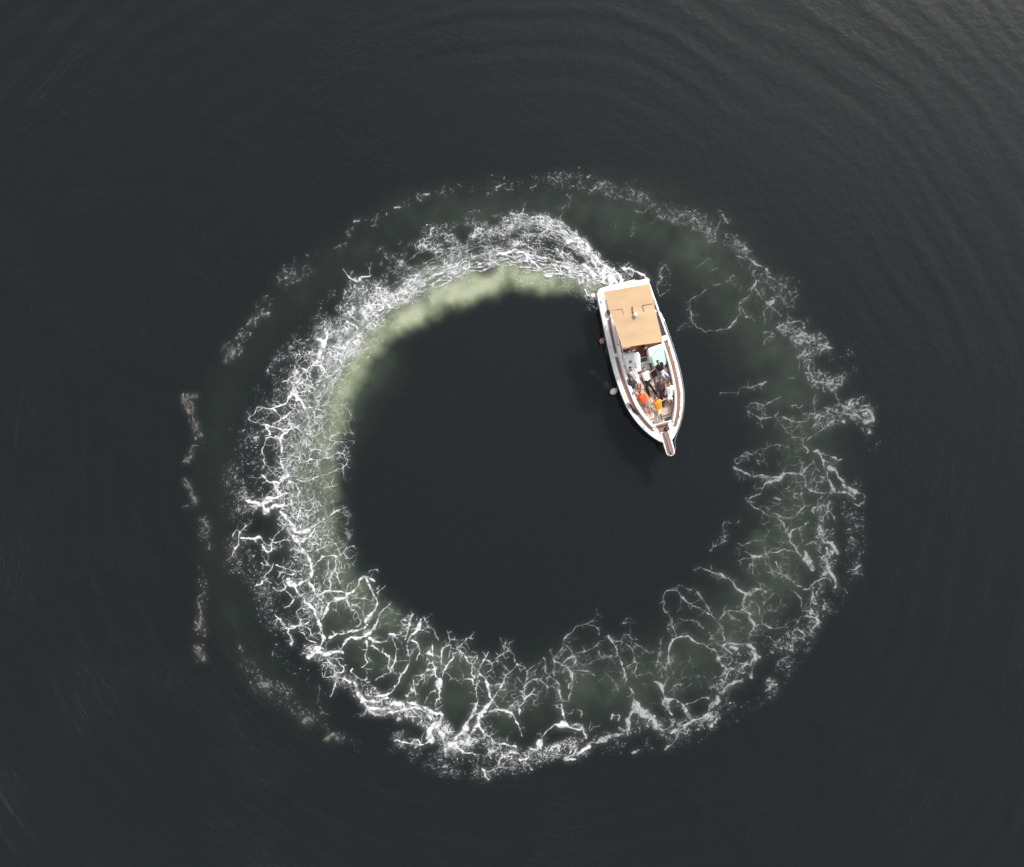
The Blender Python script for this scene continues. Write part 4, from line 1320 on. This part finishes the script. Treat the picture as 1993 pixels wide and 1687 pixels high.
# pulpit with planks, anchor and rails
PZ = sheer(9.7) - .02
bm = BM(); P = [(9.05, -.30), (10.30, -.265)] + [(10.30 + .25 * math.sin(t), -.265 * math.cos(t)) for t in [math.pi * k / 12 for k in range(1, 12)]] + [(10.30, .265), (9.05, .30)]
prism(bm, P, PZ - .06, PZ + .02); pul = obj('bow_pulpit', bm, M_white, boat, bevel=.02)
for k, y in enumerate((-.155, -.075, .075, .155)):
    for a, b_ in ((9.12, 9.70), (9.71, 10.34 if abs(y) < .1 else 10.36)):
        bm = BM(); box(bm, ((a + b_) / 2, y, PZ + .026), (b_ - a, .07, .016)); obj('plank', bm, M_teak, pul)
bm = BM(); box(bm, (10.43, 0, PZ + .026), (.10, .30, .016)); obj('plank', bm, M_teak, pul)
bm = BM(); box(bm, (9.80, -.022, PZ + .04), (1.1, .012, .05)); box(bm, (9.80, .022, PZ + .04), (1.1, .012, .05)); rol = obj('anchor_roller', bm, M_steel, pul)
bm = BM(); tube(bm, [(10.36, -.05, PZ + .06), (10.36, .05, PZ + .06)], .04, 10); obj('wheel', bm, M_black, rol, smooth=True)
bm = BM(); tube(bm, [(9.55, 0, PZ + .075), (10.30, 0, PZ + .075), (10.52, 0, PZ - .05)], .018, 8)
prism(bm, [(10.50, 0), (10.36, -.13), (10.30, -.10), (10.42, 0), (10.30, .10), (10.36, .13)], PZ - .16, PZ - .13); obj('anchor', bm, M_steel, pul)
bm = BM()
for k in range(16): ball(bm, (9.50 - k * .033, .008 * (-1) ** k, PZ + .075), (.022, .012, .012), None, 1)
obj('anchor_chain', bm, M_steel, pul, smooth=True)
bm = BM(); lathe(bm, [(.11, 0), (.12, .05), (.07, .09), (.06, .15), (.10, .19), (.09, .22)], (8.98, .10, sheer(9) + .0), 16); wind = obj('windlass', bm, M_black, boat, smooth=True)
bm = BM(); box(bm, (8.92, .25, sheer(9) + .05), (.16, .10, .10)); obj('motor', bm, M_wood, wind, bevel=.01)
bm = BM()
for k in range(3): tube(bm, [Vector((8.90 + .10 * math.cos(t) * (1 - .12 * k), .13 + .09 * math.sin(t), sheer(9) + .02 + .02 * k)) for t in [2 * math.pi * j / 16 for j in range(16)]], .014, 5, closed=True)
obj('rope_coil', bm, M_ropedark, wind, smooth=True)

# stainless rails: top rail, mid rail, stanchions with bases
for s in (-1, 1):
    us = [1.95, 2.3, 2.9, 3.6, 4.3, 5.0, 5.7, 6.4, 7.0, 7.6, 8.1, 8.6, 9.0, 9.35]
    top = [(u, s * (beam(u) - .09 + .05), sheer(u) + (.10 if i == 0 else .42 if i == 1 else .56)) for i, u in enumerate(us)]
    top += [(9.75, s * .30, sheer(9.7) + .56), (10.22, s * .24, sheer(9.7) + .54), (10.30, s * .235, PZ + .05)]
    bm = BM(); tube(bm, top, .0165, 8); rail = obj('guard_rail', bm, M_steel, boat, smooth=True)
    bm = BM(); tube(bm, [(u, s * (beam(u) - .07), sheer(u) + .29) for u in us[1:]], .009, 6); obj('mid_rail', bm, M_steel, rail, smooth=True)
    for u in (2.3, 3.3, 4.3, 5.25, 6.2, 7.1, 7.95, 8.75):
        b = beam(u); z = sheer(u)
        bm = BM(); tube(bm, [(u, s * (b - .12), z), (u, s * (b - .04), z + (.42 if u < 2.4 else .56))], .013, 6); lathe(bm, [(.04, 0), (.04, .012), (.02, .03)], (u, s * (b - .12), z), 10)
        obj('stanchion', bm, M_steel, rail, smooth=True)

# arch legs that carry the canopy
CZ = 2.62
for s in (-1, 1):
    bm = BM(); v = s * 1.24
    A = [(3.42, v, 1.08), (3.10, v, 1.08), (2.06, v * .98, 2.35), (2.20, v * .98, 2.40)]
    for q in (0,):
        lo = [bm.verts.new((x, y - .045, z)) for x, y, z in A]; hi = [bm.verts.new((x, y + .045, z)) for x, y, z in A]
        for i in range(4): bm.faces.new((lo[i], lo[(i + 1) % 4], hi[(i + 1) % 4], hi[i]))
        bm.faces.new(hi); bm.faces.new(lo[::-1])
    arch = obj('arch_leg', bm, M_white, boat, bevel=.015)
    bm = BM(); lathe(bm, [(.05, 0), (.055, .03), (.04, .05)], (2.35, v, 2.18), 12, Matrix.Rotation(R(50), 3, 'Y')); obj('navigation_lamp', bm, M_black, arch, smooth=True)
    for (a, b_) in (((.55, s * 1.30, 1.05), (.42, s * 1.22, CZ - .02)), ((3.34, s * 1.24, 1.10), (3.42, s * 1.10, CZ - .02)), ((1.8, s * 1.27, 1.05), (1.75, s * 1.22, CZ - .02))):
        bm = BM(); tube(bm, [a, b_], .018, 8); obj('canopy_post', bm, M_steel, boat, smooth=True)

# canopy: two laced canvas panels, slightly crowned, with a hem
C4 = [Lc(1175, 568, CZ), Lc(1264, 552.5, CZ), Lc(1290.4, 665, CZ), Lc(1211, 676.5, CZ)]
Mid = (Lc(1187, 607, CZ), Lc(1273.2, 591.5, CZ))
def canvas(name, parent, nu=26, nv=16):
    """aft edge C4[0]-C4[1], kink at Mid, forward edge C4[3]-C4[2]"""
    bm = BM(); g = []; rr = random.Random(3); km = 9
    for i in range(nu + 1):
        row = []
        for j in range(nv + 1):
            s = j / nv
            if i <= km: t = i / km; l, r_ = C4[0].lerp(Mid[0], t), C4[1].lerp(Mid[1], t)
            else: t = (i - km) / (nu - km); l, r_ = (Mid[0] + Vector((0, .03, 0))).lerp(C4[3], t), (Mid[1] - Vector((0, .02, 0))).lerp(C4[2], t)
            p = l.lerp(r_, s)
            tt = i / nu
            crown = .04 * (1 - (2 * s - 1) ** 2) + .008 * math.sin(tt * 17 + s * 2) * math.sin(s * 6.3) - .016 * abs(math.sin(tt * math.pi * 4)) * (1 - (2 * s - 1) ** 4) + rr.uniform(-.003, .003)
            row.append(bm.verts.new((p.x, p.y, CZ + crown)))
        g.append(row)
    for i in range(nu):
        for j in range(nv): bm.faces.new((g[i][j], g[i][j + 1], g[i + 1][j + 1], g[i + 1][j]))
    o = obj(name, bm, M_canvas, parent, smooth=True)
    m = o.modifiers.new('thick', 'SOLIDIFY'); m.thickness = .02; m.offset = 1
    m = o.modifiers.new('crisp', 'EDGE_SPLIT'); m.split_angle = R(35)
    return o
canopy = canvas('canopy', boat)
def on_canvas(px, py, up=.0):
    p = Lc(px, py, CZ + .07); return Vector((p.x, p.y, 0))
def crown_z(p):
    w = 1.27; s = min(max(.5 + p.y / (2 * w), 0), 1); return CZ + .04 * (1 - (2 * s - 1) ** 2) + .018
for pts in ([(1187.5, 605), (1211, 600.5), (1215, 615.5)], [(1271, 590.5), (1250, 594), (1254.5, 607.5)]):
    Q = []
    for (a, b) in zip(pts[:-1], pts[1:]):
        for k in range(7): Q.append((a[0] + (b[0] - a[0]) * k / 6, a[1] + (b[1] - a[1]) * k / 6))
    bm = BM(); V3 = [on_canvas(*q) for q in Q]
    tube(bm, [Vector((p.x, p.y, crown_z(p) - .004)) for p in V3], .011, 6); obj('zip_seam', bm, M_seam, canopy, smooth=True)
p = on_canvas(1231.5, 604); bm = BM(); V3 = [on_canvas(1230.6, 597), on_canvas(1231.6, 602), on_canvas(1230.8, 606), on_canvas(1233, 610)]
tube(bm, [Vector((q.x, q.y, crown_z(q) + .02)) for q in V3], [.035, .022, .03, .02], 7); obj('antenna_cable', bm, M_seam, canopy, smooth=True)
p = on_canvas(1236.3, 612.8); bm = BM(); lathe(bm, [(.07, -.03), (.11, 0), (.125, .06), (.10, .12), (.05, .15)], (p.x, p.y, crown_z(p)), 18); obj('satellite_dome', bm, M_white, canopy, smooth=True)
bm = BM(); q = on_canvas(1236, 619); box(bm, (q.x, q.y, crown_z(q) - .005), (.16, .12, .02)); obj('dome_shade_patch', bm, M_canvas, canopy, bevel=.004)  # added canvas piece standing in for the faint shade below the dome

# ---------------------------------------------------------------- things hanging from and lying on the boat
def fender(px, py, z, L_, r, m, label, hang, rz, tilt=75):
    c = W(px, py, z); e = empty('boat_fender', (c.x, c.y, 0), rz)
    Mx = Matrix.Rotation(R(tilt), 3, 'Y')
    bm = BM(); prof = [(.02, -L_ / 2 - .05), (.045, -L_ / 2 - .03)] + [(r * math.sin(math.pi * (k + .8) / 11.6) ** .55, -L_ / 2 + L_ * k / 10) for k in range(11)] + [(.045, L_ / 2 + .03), (.02, L_ / 2 + .05)]
    lathe(bm, prof, (0, 0, z), 18, Mx); obj('body', bm, m, e, smooth=True)
    for s in (1, -1):
        bm = BM(); lathe(bm, [(.04, .03), (.04, .06), (.025, .08)] , Vector((0, 0, z)) + Mx @ Vector((0, 0, s * (L_ / 2 + .0))), 12, Mx @ Matrix.Rotation(0 if s > 0 else math.pi, 3, 'X')); obj('end_cap', bm, M_black, e, smooth=True)
    a = W(*hang); Mr = Matrix.Rotation(-rz, 3, 'Z'); a = Mr @ (a - Vector((c.x, c.y, 0))); b = Vector((0, 0, z)) + Mx @ Vector((0, 0, L_ / 2 + .05))
    bm = BM(); tube(bm, [b, (b + a) / 2 + Vector((0, 0, -.04)), a], .012, 6); obj('rope', bm, M_rope, e, smooth=True)
    tag(e, label, 'fender', 'fenders hung along the starboard side')
fender(1194.3, 761.5, .42, .42, .19, M_fwhite, 'cream white fender hanging beside the bow cockpit', (1203.5, 752, 1.15), R(35))
fender(1171.5, 663.5, .40, .30, .16, M_fred, 'pinkish red fender hanging amidships beside the canopy', (1178, 661, 1.05), R(70))
fender(1153.5, 576.5, .38, .30, .16, M_fwhite, 'pale fender half in foam at the stern corner', (1160.5, 577, 1.0), R(40))

def bag(px, py, z, sx, sy, sz, rz, m, label, name='bag'):
    c = W(px, py, z); e = empty(name, c, rz)
    bm = BM(); box(bm, (0, 0, sz / 2), (sx, sy, sz)); bmesh.ops.subdivide_edges(bm, edges=bm.edges, cuts=3, use_grid_fill=True)
    for v in bm.verts:
        k = 1 - .35 * (v.co.z / sz) ** 2; v.co.x *= k; v.co.y *= k
        v.co += Vector((math.sin(v.co.y * 31), math.sin(v.co.x * 27 + 1), math.sin(v.co.x * 19 + v.co.y * 23))) * .012
    o = obj('body', bm, m, e, smooth=True); md = o.modifiers.new('s', 'SUBSURF'); md.levels = 1; md.render_levels = 1
    for s in (-1, 1):
        bm = BM(); tube(bm, [Vector((-sx * .25, s * sy * .22, sz * .9)), Vector((-sx * .15, s * sy * .3, sz * 1.18)), Vector((sx * .15, s * sy * .3, sz * 1.18)), Vector((sx * .25, s * sy * .22, sz * .9))], .011, 6); obj('strap', bm, M_black, e, smooth=True)
    tag(e, label, 'bag')
M_bag = mat('brown_black_leather', (.045, .026, .018), .6, .4, var=.25, vscale=14)
bag(1272.3, 726.5, .83, .46, .30, .26, BA + R(10), M_bag, 'dark brown soft bag beside the lying man in black trousers')
bag(1290.6, 787, .955, .15, .30, .14, BA + R(75), M_black, 'small black bag beside the man in the yellow orange shirt')
# dark mooring line on the starboard side deck
c = W(1231, 795, 1.25); e = empty('mooring_line', c, BA); rr = random.Random(8)
for k in range(5):
    bm = BM(); y0 = -.07 + .035 * k
    tube(bm, [Vector((-.42 + .84 * j / 12 + rr.uniform(-.02, .02), y0 + .20 * (.5 - j / 12) * -1.9 + .03 * math.sin(j * 1.3 + k) + rr.uniform(-.012, .012), .022 + .018 * (k % 2) + .01 * abs(math.sin(j)))) for j in range(13)], .022, 6)
    obj('rope_strand', bm, M_ropedark, e, smooth=True)
tag(e, 'bundled dark mooring line lying on the starboard side deck', 'rope')
# ---------------------------------------------------------------- people on the bow, all looking up at the drone
def skin_mat(n, c): return mat(n, c, .5, .4, var=.06, vscale=12)
SKIN = [skin_mat('skin_light', (.52, .30, .22)), skin_mat('skin_tan', (.40, .215, .145)), skin_mat('skin_red', (.50, .25, .19))]
HAIR = [mat('hair_dark', (.022, .015, .012), .6, .3, var=.3, vscale=60, bump=.5, bscale=120), mat('hair_brown', (.075, .035, .02), .6, .3, var=.3, vscale=60, bump=.5, bscale=120)]
M_eye = mat('eye_dark', (.02, .015, .012), .2, .5)
M_lip = mat('lips', (.36, .13, .11), .5, .4)
def cloth(n, c, **k): return mat(n, c, .88, .15, var=k.get('var', .07), vscale=k.get('vscale', 9), bump=.5, bscale=22, col2=k.get('col2'))

def capsule(bm, a, b, ra, rb, n=12):
    a, b = Vector(a), Vector(b)
    if (b - a).length < 1e-4: ball(bm, a, ra); return
    tube(bm, [a, a.lerp(b, .5), b], [ra, (ra + rb) / 2, rb], n); ball(bm, a, ra, None, 2); ball(bm, b, rb, None, 2)

def remesh(o, vox, smooth=6):
    m = o.modifiers.new('remesh', 'REMESH'); m.mode = 'VOXEL'; m.voxel_size = vox; m.use_smooth_shade = True
    s = o.modifiers.new('smooth', 'SMOOTH'); s.factor = .5; s.iterations = smooth
    return o

def person(label, J, skin, hair, shirt, pants, sleeve='short', legs='short', shoes=None, face=None):
    """J: joints as (px, py, z) in survey pixels + metres"""
    P = {k: W(*v) for k, v in J.items()}
    base = P['pelvis'].copy(); zmin = min(v.z for v in P.values()) - .08
    base.z = max(.4, zmin)
    e = empty('person', base); tag(e, label, 'person', 'people sunbathing on the bow')
    for k in P: P[k] = P[k] - base
    # neck / shoulders / hips derived from the torso line
    neck, pel, head = P['neck'], P['pelvis'], P['head']
    ax = (neck - pel).normalized()
    camd = Vector((0, 0, 1))
    side = ax.cross(camd).normalized()                       # to the person's right when lying face up, head first
    front = side.cross(ax).normalized()
    if front.z < 0: front = -front
    shA, shB = P.get('shA', neck + side * .19 - ax * .05), P.get('shB', neck - side * .19 - ax * .05)
    hipA, hipB = pel + side * .10, pel - side * .10
    S = {'A': shA, 'B': shB}; H = {'A': hipA, 'B': hipB}
    def arm(q): return S[q], P['el' + q], P['ha' + q]
    def leg(q): return H[q], P['kn' + q], P['an' + q]
    # ---- body, one continuous surface
    bm = BM()
    for q in 'AB':
        s, el, ha = arm(q); h, kn, an = leg(q)
        capsule(bm, s, el, .052, .042); capsule(bm, el, el.lerp(ha, .95), .041, .029)
        capsule(bm, h, kn, .082, .056); capsule(bm, kn, kn.lerp(an, .35), .055, .056); capsule(bm, kn.lerp(an, .35), an, .056, .036)
        # foot
        d = (an - kn).normalized(); toe = an + (front * .75 + d * .55).normalized() * .17
        if P.get('to' + q): toe = P['to' + q]
        capsule(bm, an, an.lerp(toe, .5), .038, .040); capsule(bm, an.lerp(toe, .5), toe, .040, .026); ball(bm, an - front * .02 + d * .02, .038)
        # hand: palm, four unequal bent fingers, thumb from the side of the palm
        d = (ha - el).normalized(); x = d.cross(front).normalized() * (1 if q == 'A' else -1); y = x.cross(d).normalized()
        if y.z < 0: y = -y
        palm = ha + d * .05
        Mh = Matrix((x, d, y)).transposed()
        ball(bm, palm, (.042, .052, .017), Mh, 2)
        for k, ln in enumerate((.068, .078, .072, .055)):
            r0 = palm + d * .042 + x * (-.030 + .020 * k); m1 = r0 + (d * .92 + x * (-.06 + .04 * k) + y * .15).normalized() * ln * .55; m2 = m1 + (d * .7 + y * .45).normalized() * ln * .5
            tube(bm, [r0 - d * .02, r0, m1, m2], [.0095, .0095, .0088, .007], 6)
        t0 = palm - d * .012 - x * .036; t1 = t0 + (d * .5 - x * .8 + y * .2).normalized() * .04; t2 = t1 + (d * .85 - x * .4).normalized() * .032
        tube(bm, [t0, t1, t2], [.012, .011, .008], 6)
    for q in 'AB':
        capsule(bm, S[q].lerp(neck, .30) - ax * .06, H[q] + ax * .02, .105, .095)
    capsule(bm, shA, shB, .062, .062); capsule(bm, neck - ax * .12, pel, .115, .115); capsule(bm, hipA, hipB, .095, .095)
    hd = (head - neck).normalized()
    f = (Vector((0, 0, 1)) if face is None else Vector(face)); f = (f - hd * f.dot(hd)); 
    if f.length < .2: f = front - hd * front.dot(hd)
    f.normalize(); r = f.cross(hd).normalized()
    Mf = Matrix((r, f, hd)).transposed()
    capsule(bm, neck - ax * .04, head - hd * .04, .058, .055)
    hc = head + hd * .02
    ball(bm, hc + hd * .018 - f * .008, (.078, .092, .100), Mf, 3)           # skull
    ball(bm, hc - hd * .050 + f * .028, (.060, .062, .066), Mf, 2)           # jaw
    ball(bm, hc - hd * .012 + f * .095, (.014, .022, .030), Mf, 2)           # nose
    ball(bm, hc + hd * .028 + f * .080, (.055, .016, .012), Mf, 2)           # brow
    for s in (-1, 1): ball(bm, hc + r * s * .080 - hd * .008 - f * .005, (.012, .026, .034), Mf, 2)
    body = remesh(obj('body', bm, skin, e), .0085, 3)
    # ---- face details and hair
    for s in (-1, 1):
        bm = BM(); ball(bm, hc + r * s * .031 + hd * .010 + f * .083, (.014, .009, .008), Mf, 2); obj('eye', bm, M_eye, body, smooth=True)
    bm = BM(); ball(bm, hc - hd * .060 + f * .084, (.026, .010, .009), Mf, 2); obj('mouth', bm, M_lip, body, smooth=True)
    bm = BM(); ball(bm, hc + hd * .032 - f * .026, (.090, .096, .104), Mf, 3)
    geom = [v for v in bm.verts if (v.co - hc).dot(f) > .048 and (v.co - hc).dot(hd) < .088 or (v.co - hc).dot(hd) < -.055]
    bmesh.ops.delete(bm, geom=geom, context='VERTS')
    rr = random.Random(len(label))
    for v in bm.verts: v.co += (v.co - hc).normalized() * rr.uniform(-.003, .007)
    ho = obj('hair', bm, hair, e, smooth=True); md = ho.modifiers.new('t', 'SOLIDIFY'); md.thickness = .014; md.offset = -1
    # ---- shirt
    bm = BM(); g = .016
    for q in 'AB':
        s, el, ha = arm(q)
        capsule(bm, S[q].lerp(neck, .30) - ax * .06, H[q] + ax * .06, .105 + g, .100 + g)
        end = s.lerp(el, .72) if sleeve == 'short' else el
        capsule(bm, s, end, .062 + g * .7, .055 + g * .7)
        if sleeve == 'long': capsule(bm, el, el.lerp(ha, .85), .050 + g * .5, .040 + g * .4)
    capsule(bm, shA, shB, .066 + g * .5, .066 + g * .5); capsule(bm, neck - ax * .13, pel + ax * .03, .118 + g, .118 + g)
    remesh(obj('shirt', bm, shirt, e), .012, 5)
    # ---- trousers or shorts
    bm = BM()
    capsule(bm, hipA, hipB, .100 + g, .100 + g); capsule(bm, pel + ax * .08, pel, .115 + g * .7, .112 + g)
    for q in 'AB':
        h, kn, an = leg(q)
        if legs == 'short': capsule(bm, h, h.lerp(kn, .78), .090 + g, .078 + g)
        else: capsule(bm, h, kn, .090 + g, .064 + g); capsule(bm, kn, an.lerp(kn, .08), .063 + g, .048 + g)
    remesh(obj('trousers' if legs != 'short' else 'shorts', bm, pants, e), .012, 5)
    if shoes:
        for q in 'AB':
            h, kn, an = leg(q); d = (an - kn).normalized(); toe = an + (front * .75 + d * .55).normalized() * .17
            bm = BM(); capsule(bm, an + d * .015, an.lerp(toe, .5) , .048, .052); capsule(bm, an.lerp(toe, .5), toe, .052, .038)
            remesh(obj('shoe', bm, shoes, e), .010, 4)
    return e

C_white = cloth('white_cotton', (.78, .77, .74)); C_print = cloth('white_printed_cotton', (.76, .75, .71), col2=(.50, .52, .50), vscale=16)
C_navy = cloth('navy_cotton', (.040, .040, .058)); C_grey = cloth('grey_cotton', (.20, .185, .19)); C_blackc = cloth('black_cotton', (.020, .017, .017))
C_black2 = cloth('black_blouse', (.020, .022, .030)); C_lav = cloth('pale_lavender_print', (.66, .64, .74), col2=(.33, .33, .46), vscale=10)
C_plaid = cloth('dark_check_shirt', (.115, .075, .072), col2=(.05, .034, .036), vscale=22); C_orange = cloth('red_orange_cotton', (.72, .115, .035))
C_yellow = cloth('yellow_orange_cotton', (.84, .29, .03)); C_khaki = cloth('khaki_cotton', (.56, .42, .27)); C_slate = cloth('slate_cotton', (.17, .16, .185), col2=(.10, .10, .13))
C_shoe = mat('black_shoe', (.015, .014, .014), .5, .4)

person('man in white printed shirt and white shorts leaning back on the helm console', dict(
    head=(1228, 717.6, 1.50), neck=(1229.6, 721, 1.40), pelvis=(1238, 735.5, 1.08), elA=(1219.5, 721, 1.36), haA=(1216, 714.5, 1.42), elB=(1236.5, 718, 1.36), haB=(1236, 710.5, 1.42),
    knA=(1241.8, 748, 1.14), anA=(1242.8, 759, .92), knB=(1246.5, 746, 1.16), anB=(1247, 759, .92)), SKIN[2], HAIR[1], C_print, C_white)
person('man in navy shirt and grey shorts reclining on the starboard bench', dict(
    head=(1228.8, 738.2, 1.34), neck=(1228.8, 742, 1.26), pelvis=(1229.2, 757, 1.09), elA=(1221, 739.5, 1.30), haA=(1226, 734.5, 1.42), elB=(1237, 748.5, 1.18), haB=(1238.5, 756, 1.12),
    knA=(1231.5, 767.5, 1.30), anA=(1236.5, 777, 1.0), knB=(1237.5, 766, 1.30), anB=(1242, 774.5, 1.0)), SKIN[1], HAIR[0], C_navy, C_grey)
person('man in white t-shirt and long black trousers lying along the centre sunpad', dict(
    head=(1254, 719.5, 1.20), neck=(1255.2, 723.6, 1.11), pelvis=(1259.8, 740.2, .98), elA=(1245.3, 728, 1.06), haA=(1241.5, 734.5, 1.08), elB=(1266.3, 724, 1.06), haB=(1272, 719.5, 1.10),
    knA=(1259, 754.5, 1.02), anA=(1264, 768, .90), knB=(1268.2, 752.5, 1.02), anB=(1275, 764.5, .90)), SKIN[0], HAIR[0], C_white, C_blackc, legs='long', shoes=C_shoe)
person('person in black top and pale lavender trousers sitting against the mint hatch', dict(
    head=(1281.2, 705.2, 1.62), neck=(1282.6, 708.8, 1.50), pelvis=(1287.6, 719, 1.16), elA=(1275.6, 713.5, 1.36), haA=(1278.2, 720, 1.20), elB=(1291, 713, 1.36), haB=(1294.5, 718.5, 1.22),
    knA=(1290, 731, 1.20), anA=(1297, 738, .98), knB=(1297.2, 729, 1.20), anB=(1303.5, 735, .98)), SKIN[1], HAIR[0], C_black2, C_lav, sleeve='short', legs='long')
person('man in dark checked shirt and black trousers sitting in the middle of the bow', dict(
    head=(1286.2, 739.4, 1.40), neck=(1286.2, 743.4, 1.30), pelvis=(1286.6, 759, 1.08), elA=(1279, 752, 1.16), haA=(1281, 760.5, 1.12), elB=(1294, 753, 1.16), haB=(1293, 761.5, 1.12),
    knA=(1286.5, 772, 1.16), anA=(1288, 780, .92), knB=(1293, 770.5, 1.16), anB=(1292.5, 779, .92)), SKIN[1], HAIR[1], C_plaid, C_blackc, sleeve='long', legs='long', shoes=C_shoe)
person('man in plain white t-shirt and white shorts on the port bow cushion', dict(
    head=(1302.3, 747.3, 1.44), neck=(1302.8, 751.4, 1.33), pelvis=(1304, 766.5, 1.10), elA=(1295.5, 763.5, 1.22), haA=(1293, 771, 1.18), elB=(1310.5, 760, 1.22), haB=(1312, 767, 1.14),
    knA=(1300.2, 778.5, 1.22), anA=(1306.5, 787, 1.0), knB=(1308, 778, 1.22), anB=(1310, 789, 1.0)), SKIN[2], HAIR[1], C_white, C_white)
person('man in red orange shirt and slate shorts reclining with arms spread', dict(
    head=(1247.2, 764.8, 1.36), neck=(1248.8, 768, 1.27), pelvis=(1256.5, 783, 1.09), elA=(1239.5, 771, 1.20), haA=(1235, 766.5, 1.18), elB=(1258.8, 768.5, 1.20), haB=(1263, 774.5, 1.14),
    knA=(1256.6, 794.5, 1.20), anA=(1258.5, 804.5, .98), knB=(1263.5, 792, 1.20), anB=(1266.5, 802, .98)), SKIN[2], HAIR[1], C_orange, C_slate)
person('man in yellow orange shirt and khaki shorts at the point of the bow, arms wide', dict(
    head=(1277.2, 776, 1.36), neck=(1278.4, 779.6, 1.26), pelvis=(1282.6, 795.5, 1.00), elA=(1270.5, 785.5, 1.16), haA=(1264.5, 787, 1.14), elB=(1286.5, 780.8, 1.20), haB=(1294, 777, 1.20),
    knA=(1281.2, 808.5, 1.08), anA=(1283, 819.5, .84), knB=(1288, 806.5, 1.08), anB=(1289, 817, .84)), SKIN[0], HAIR[1], C_yellow, C_khaki)
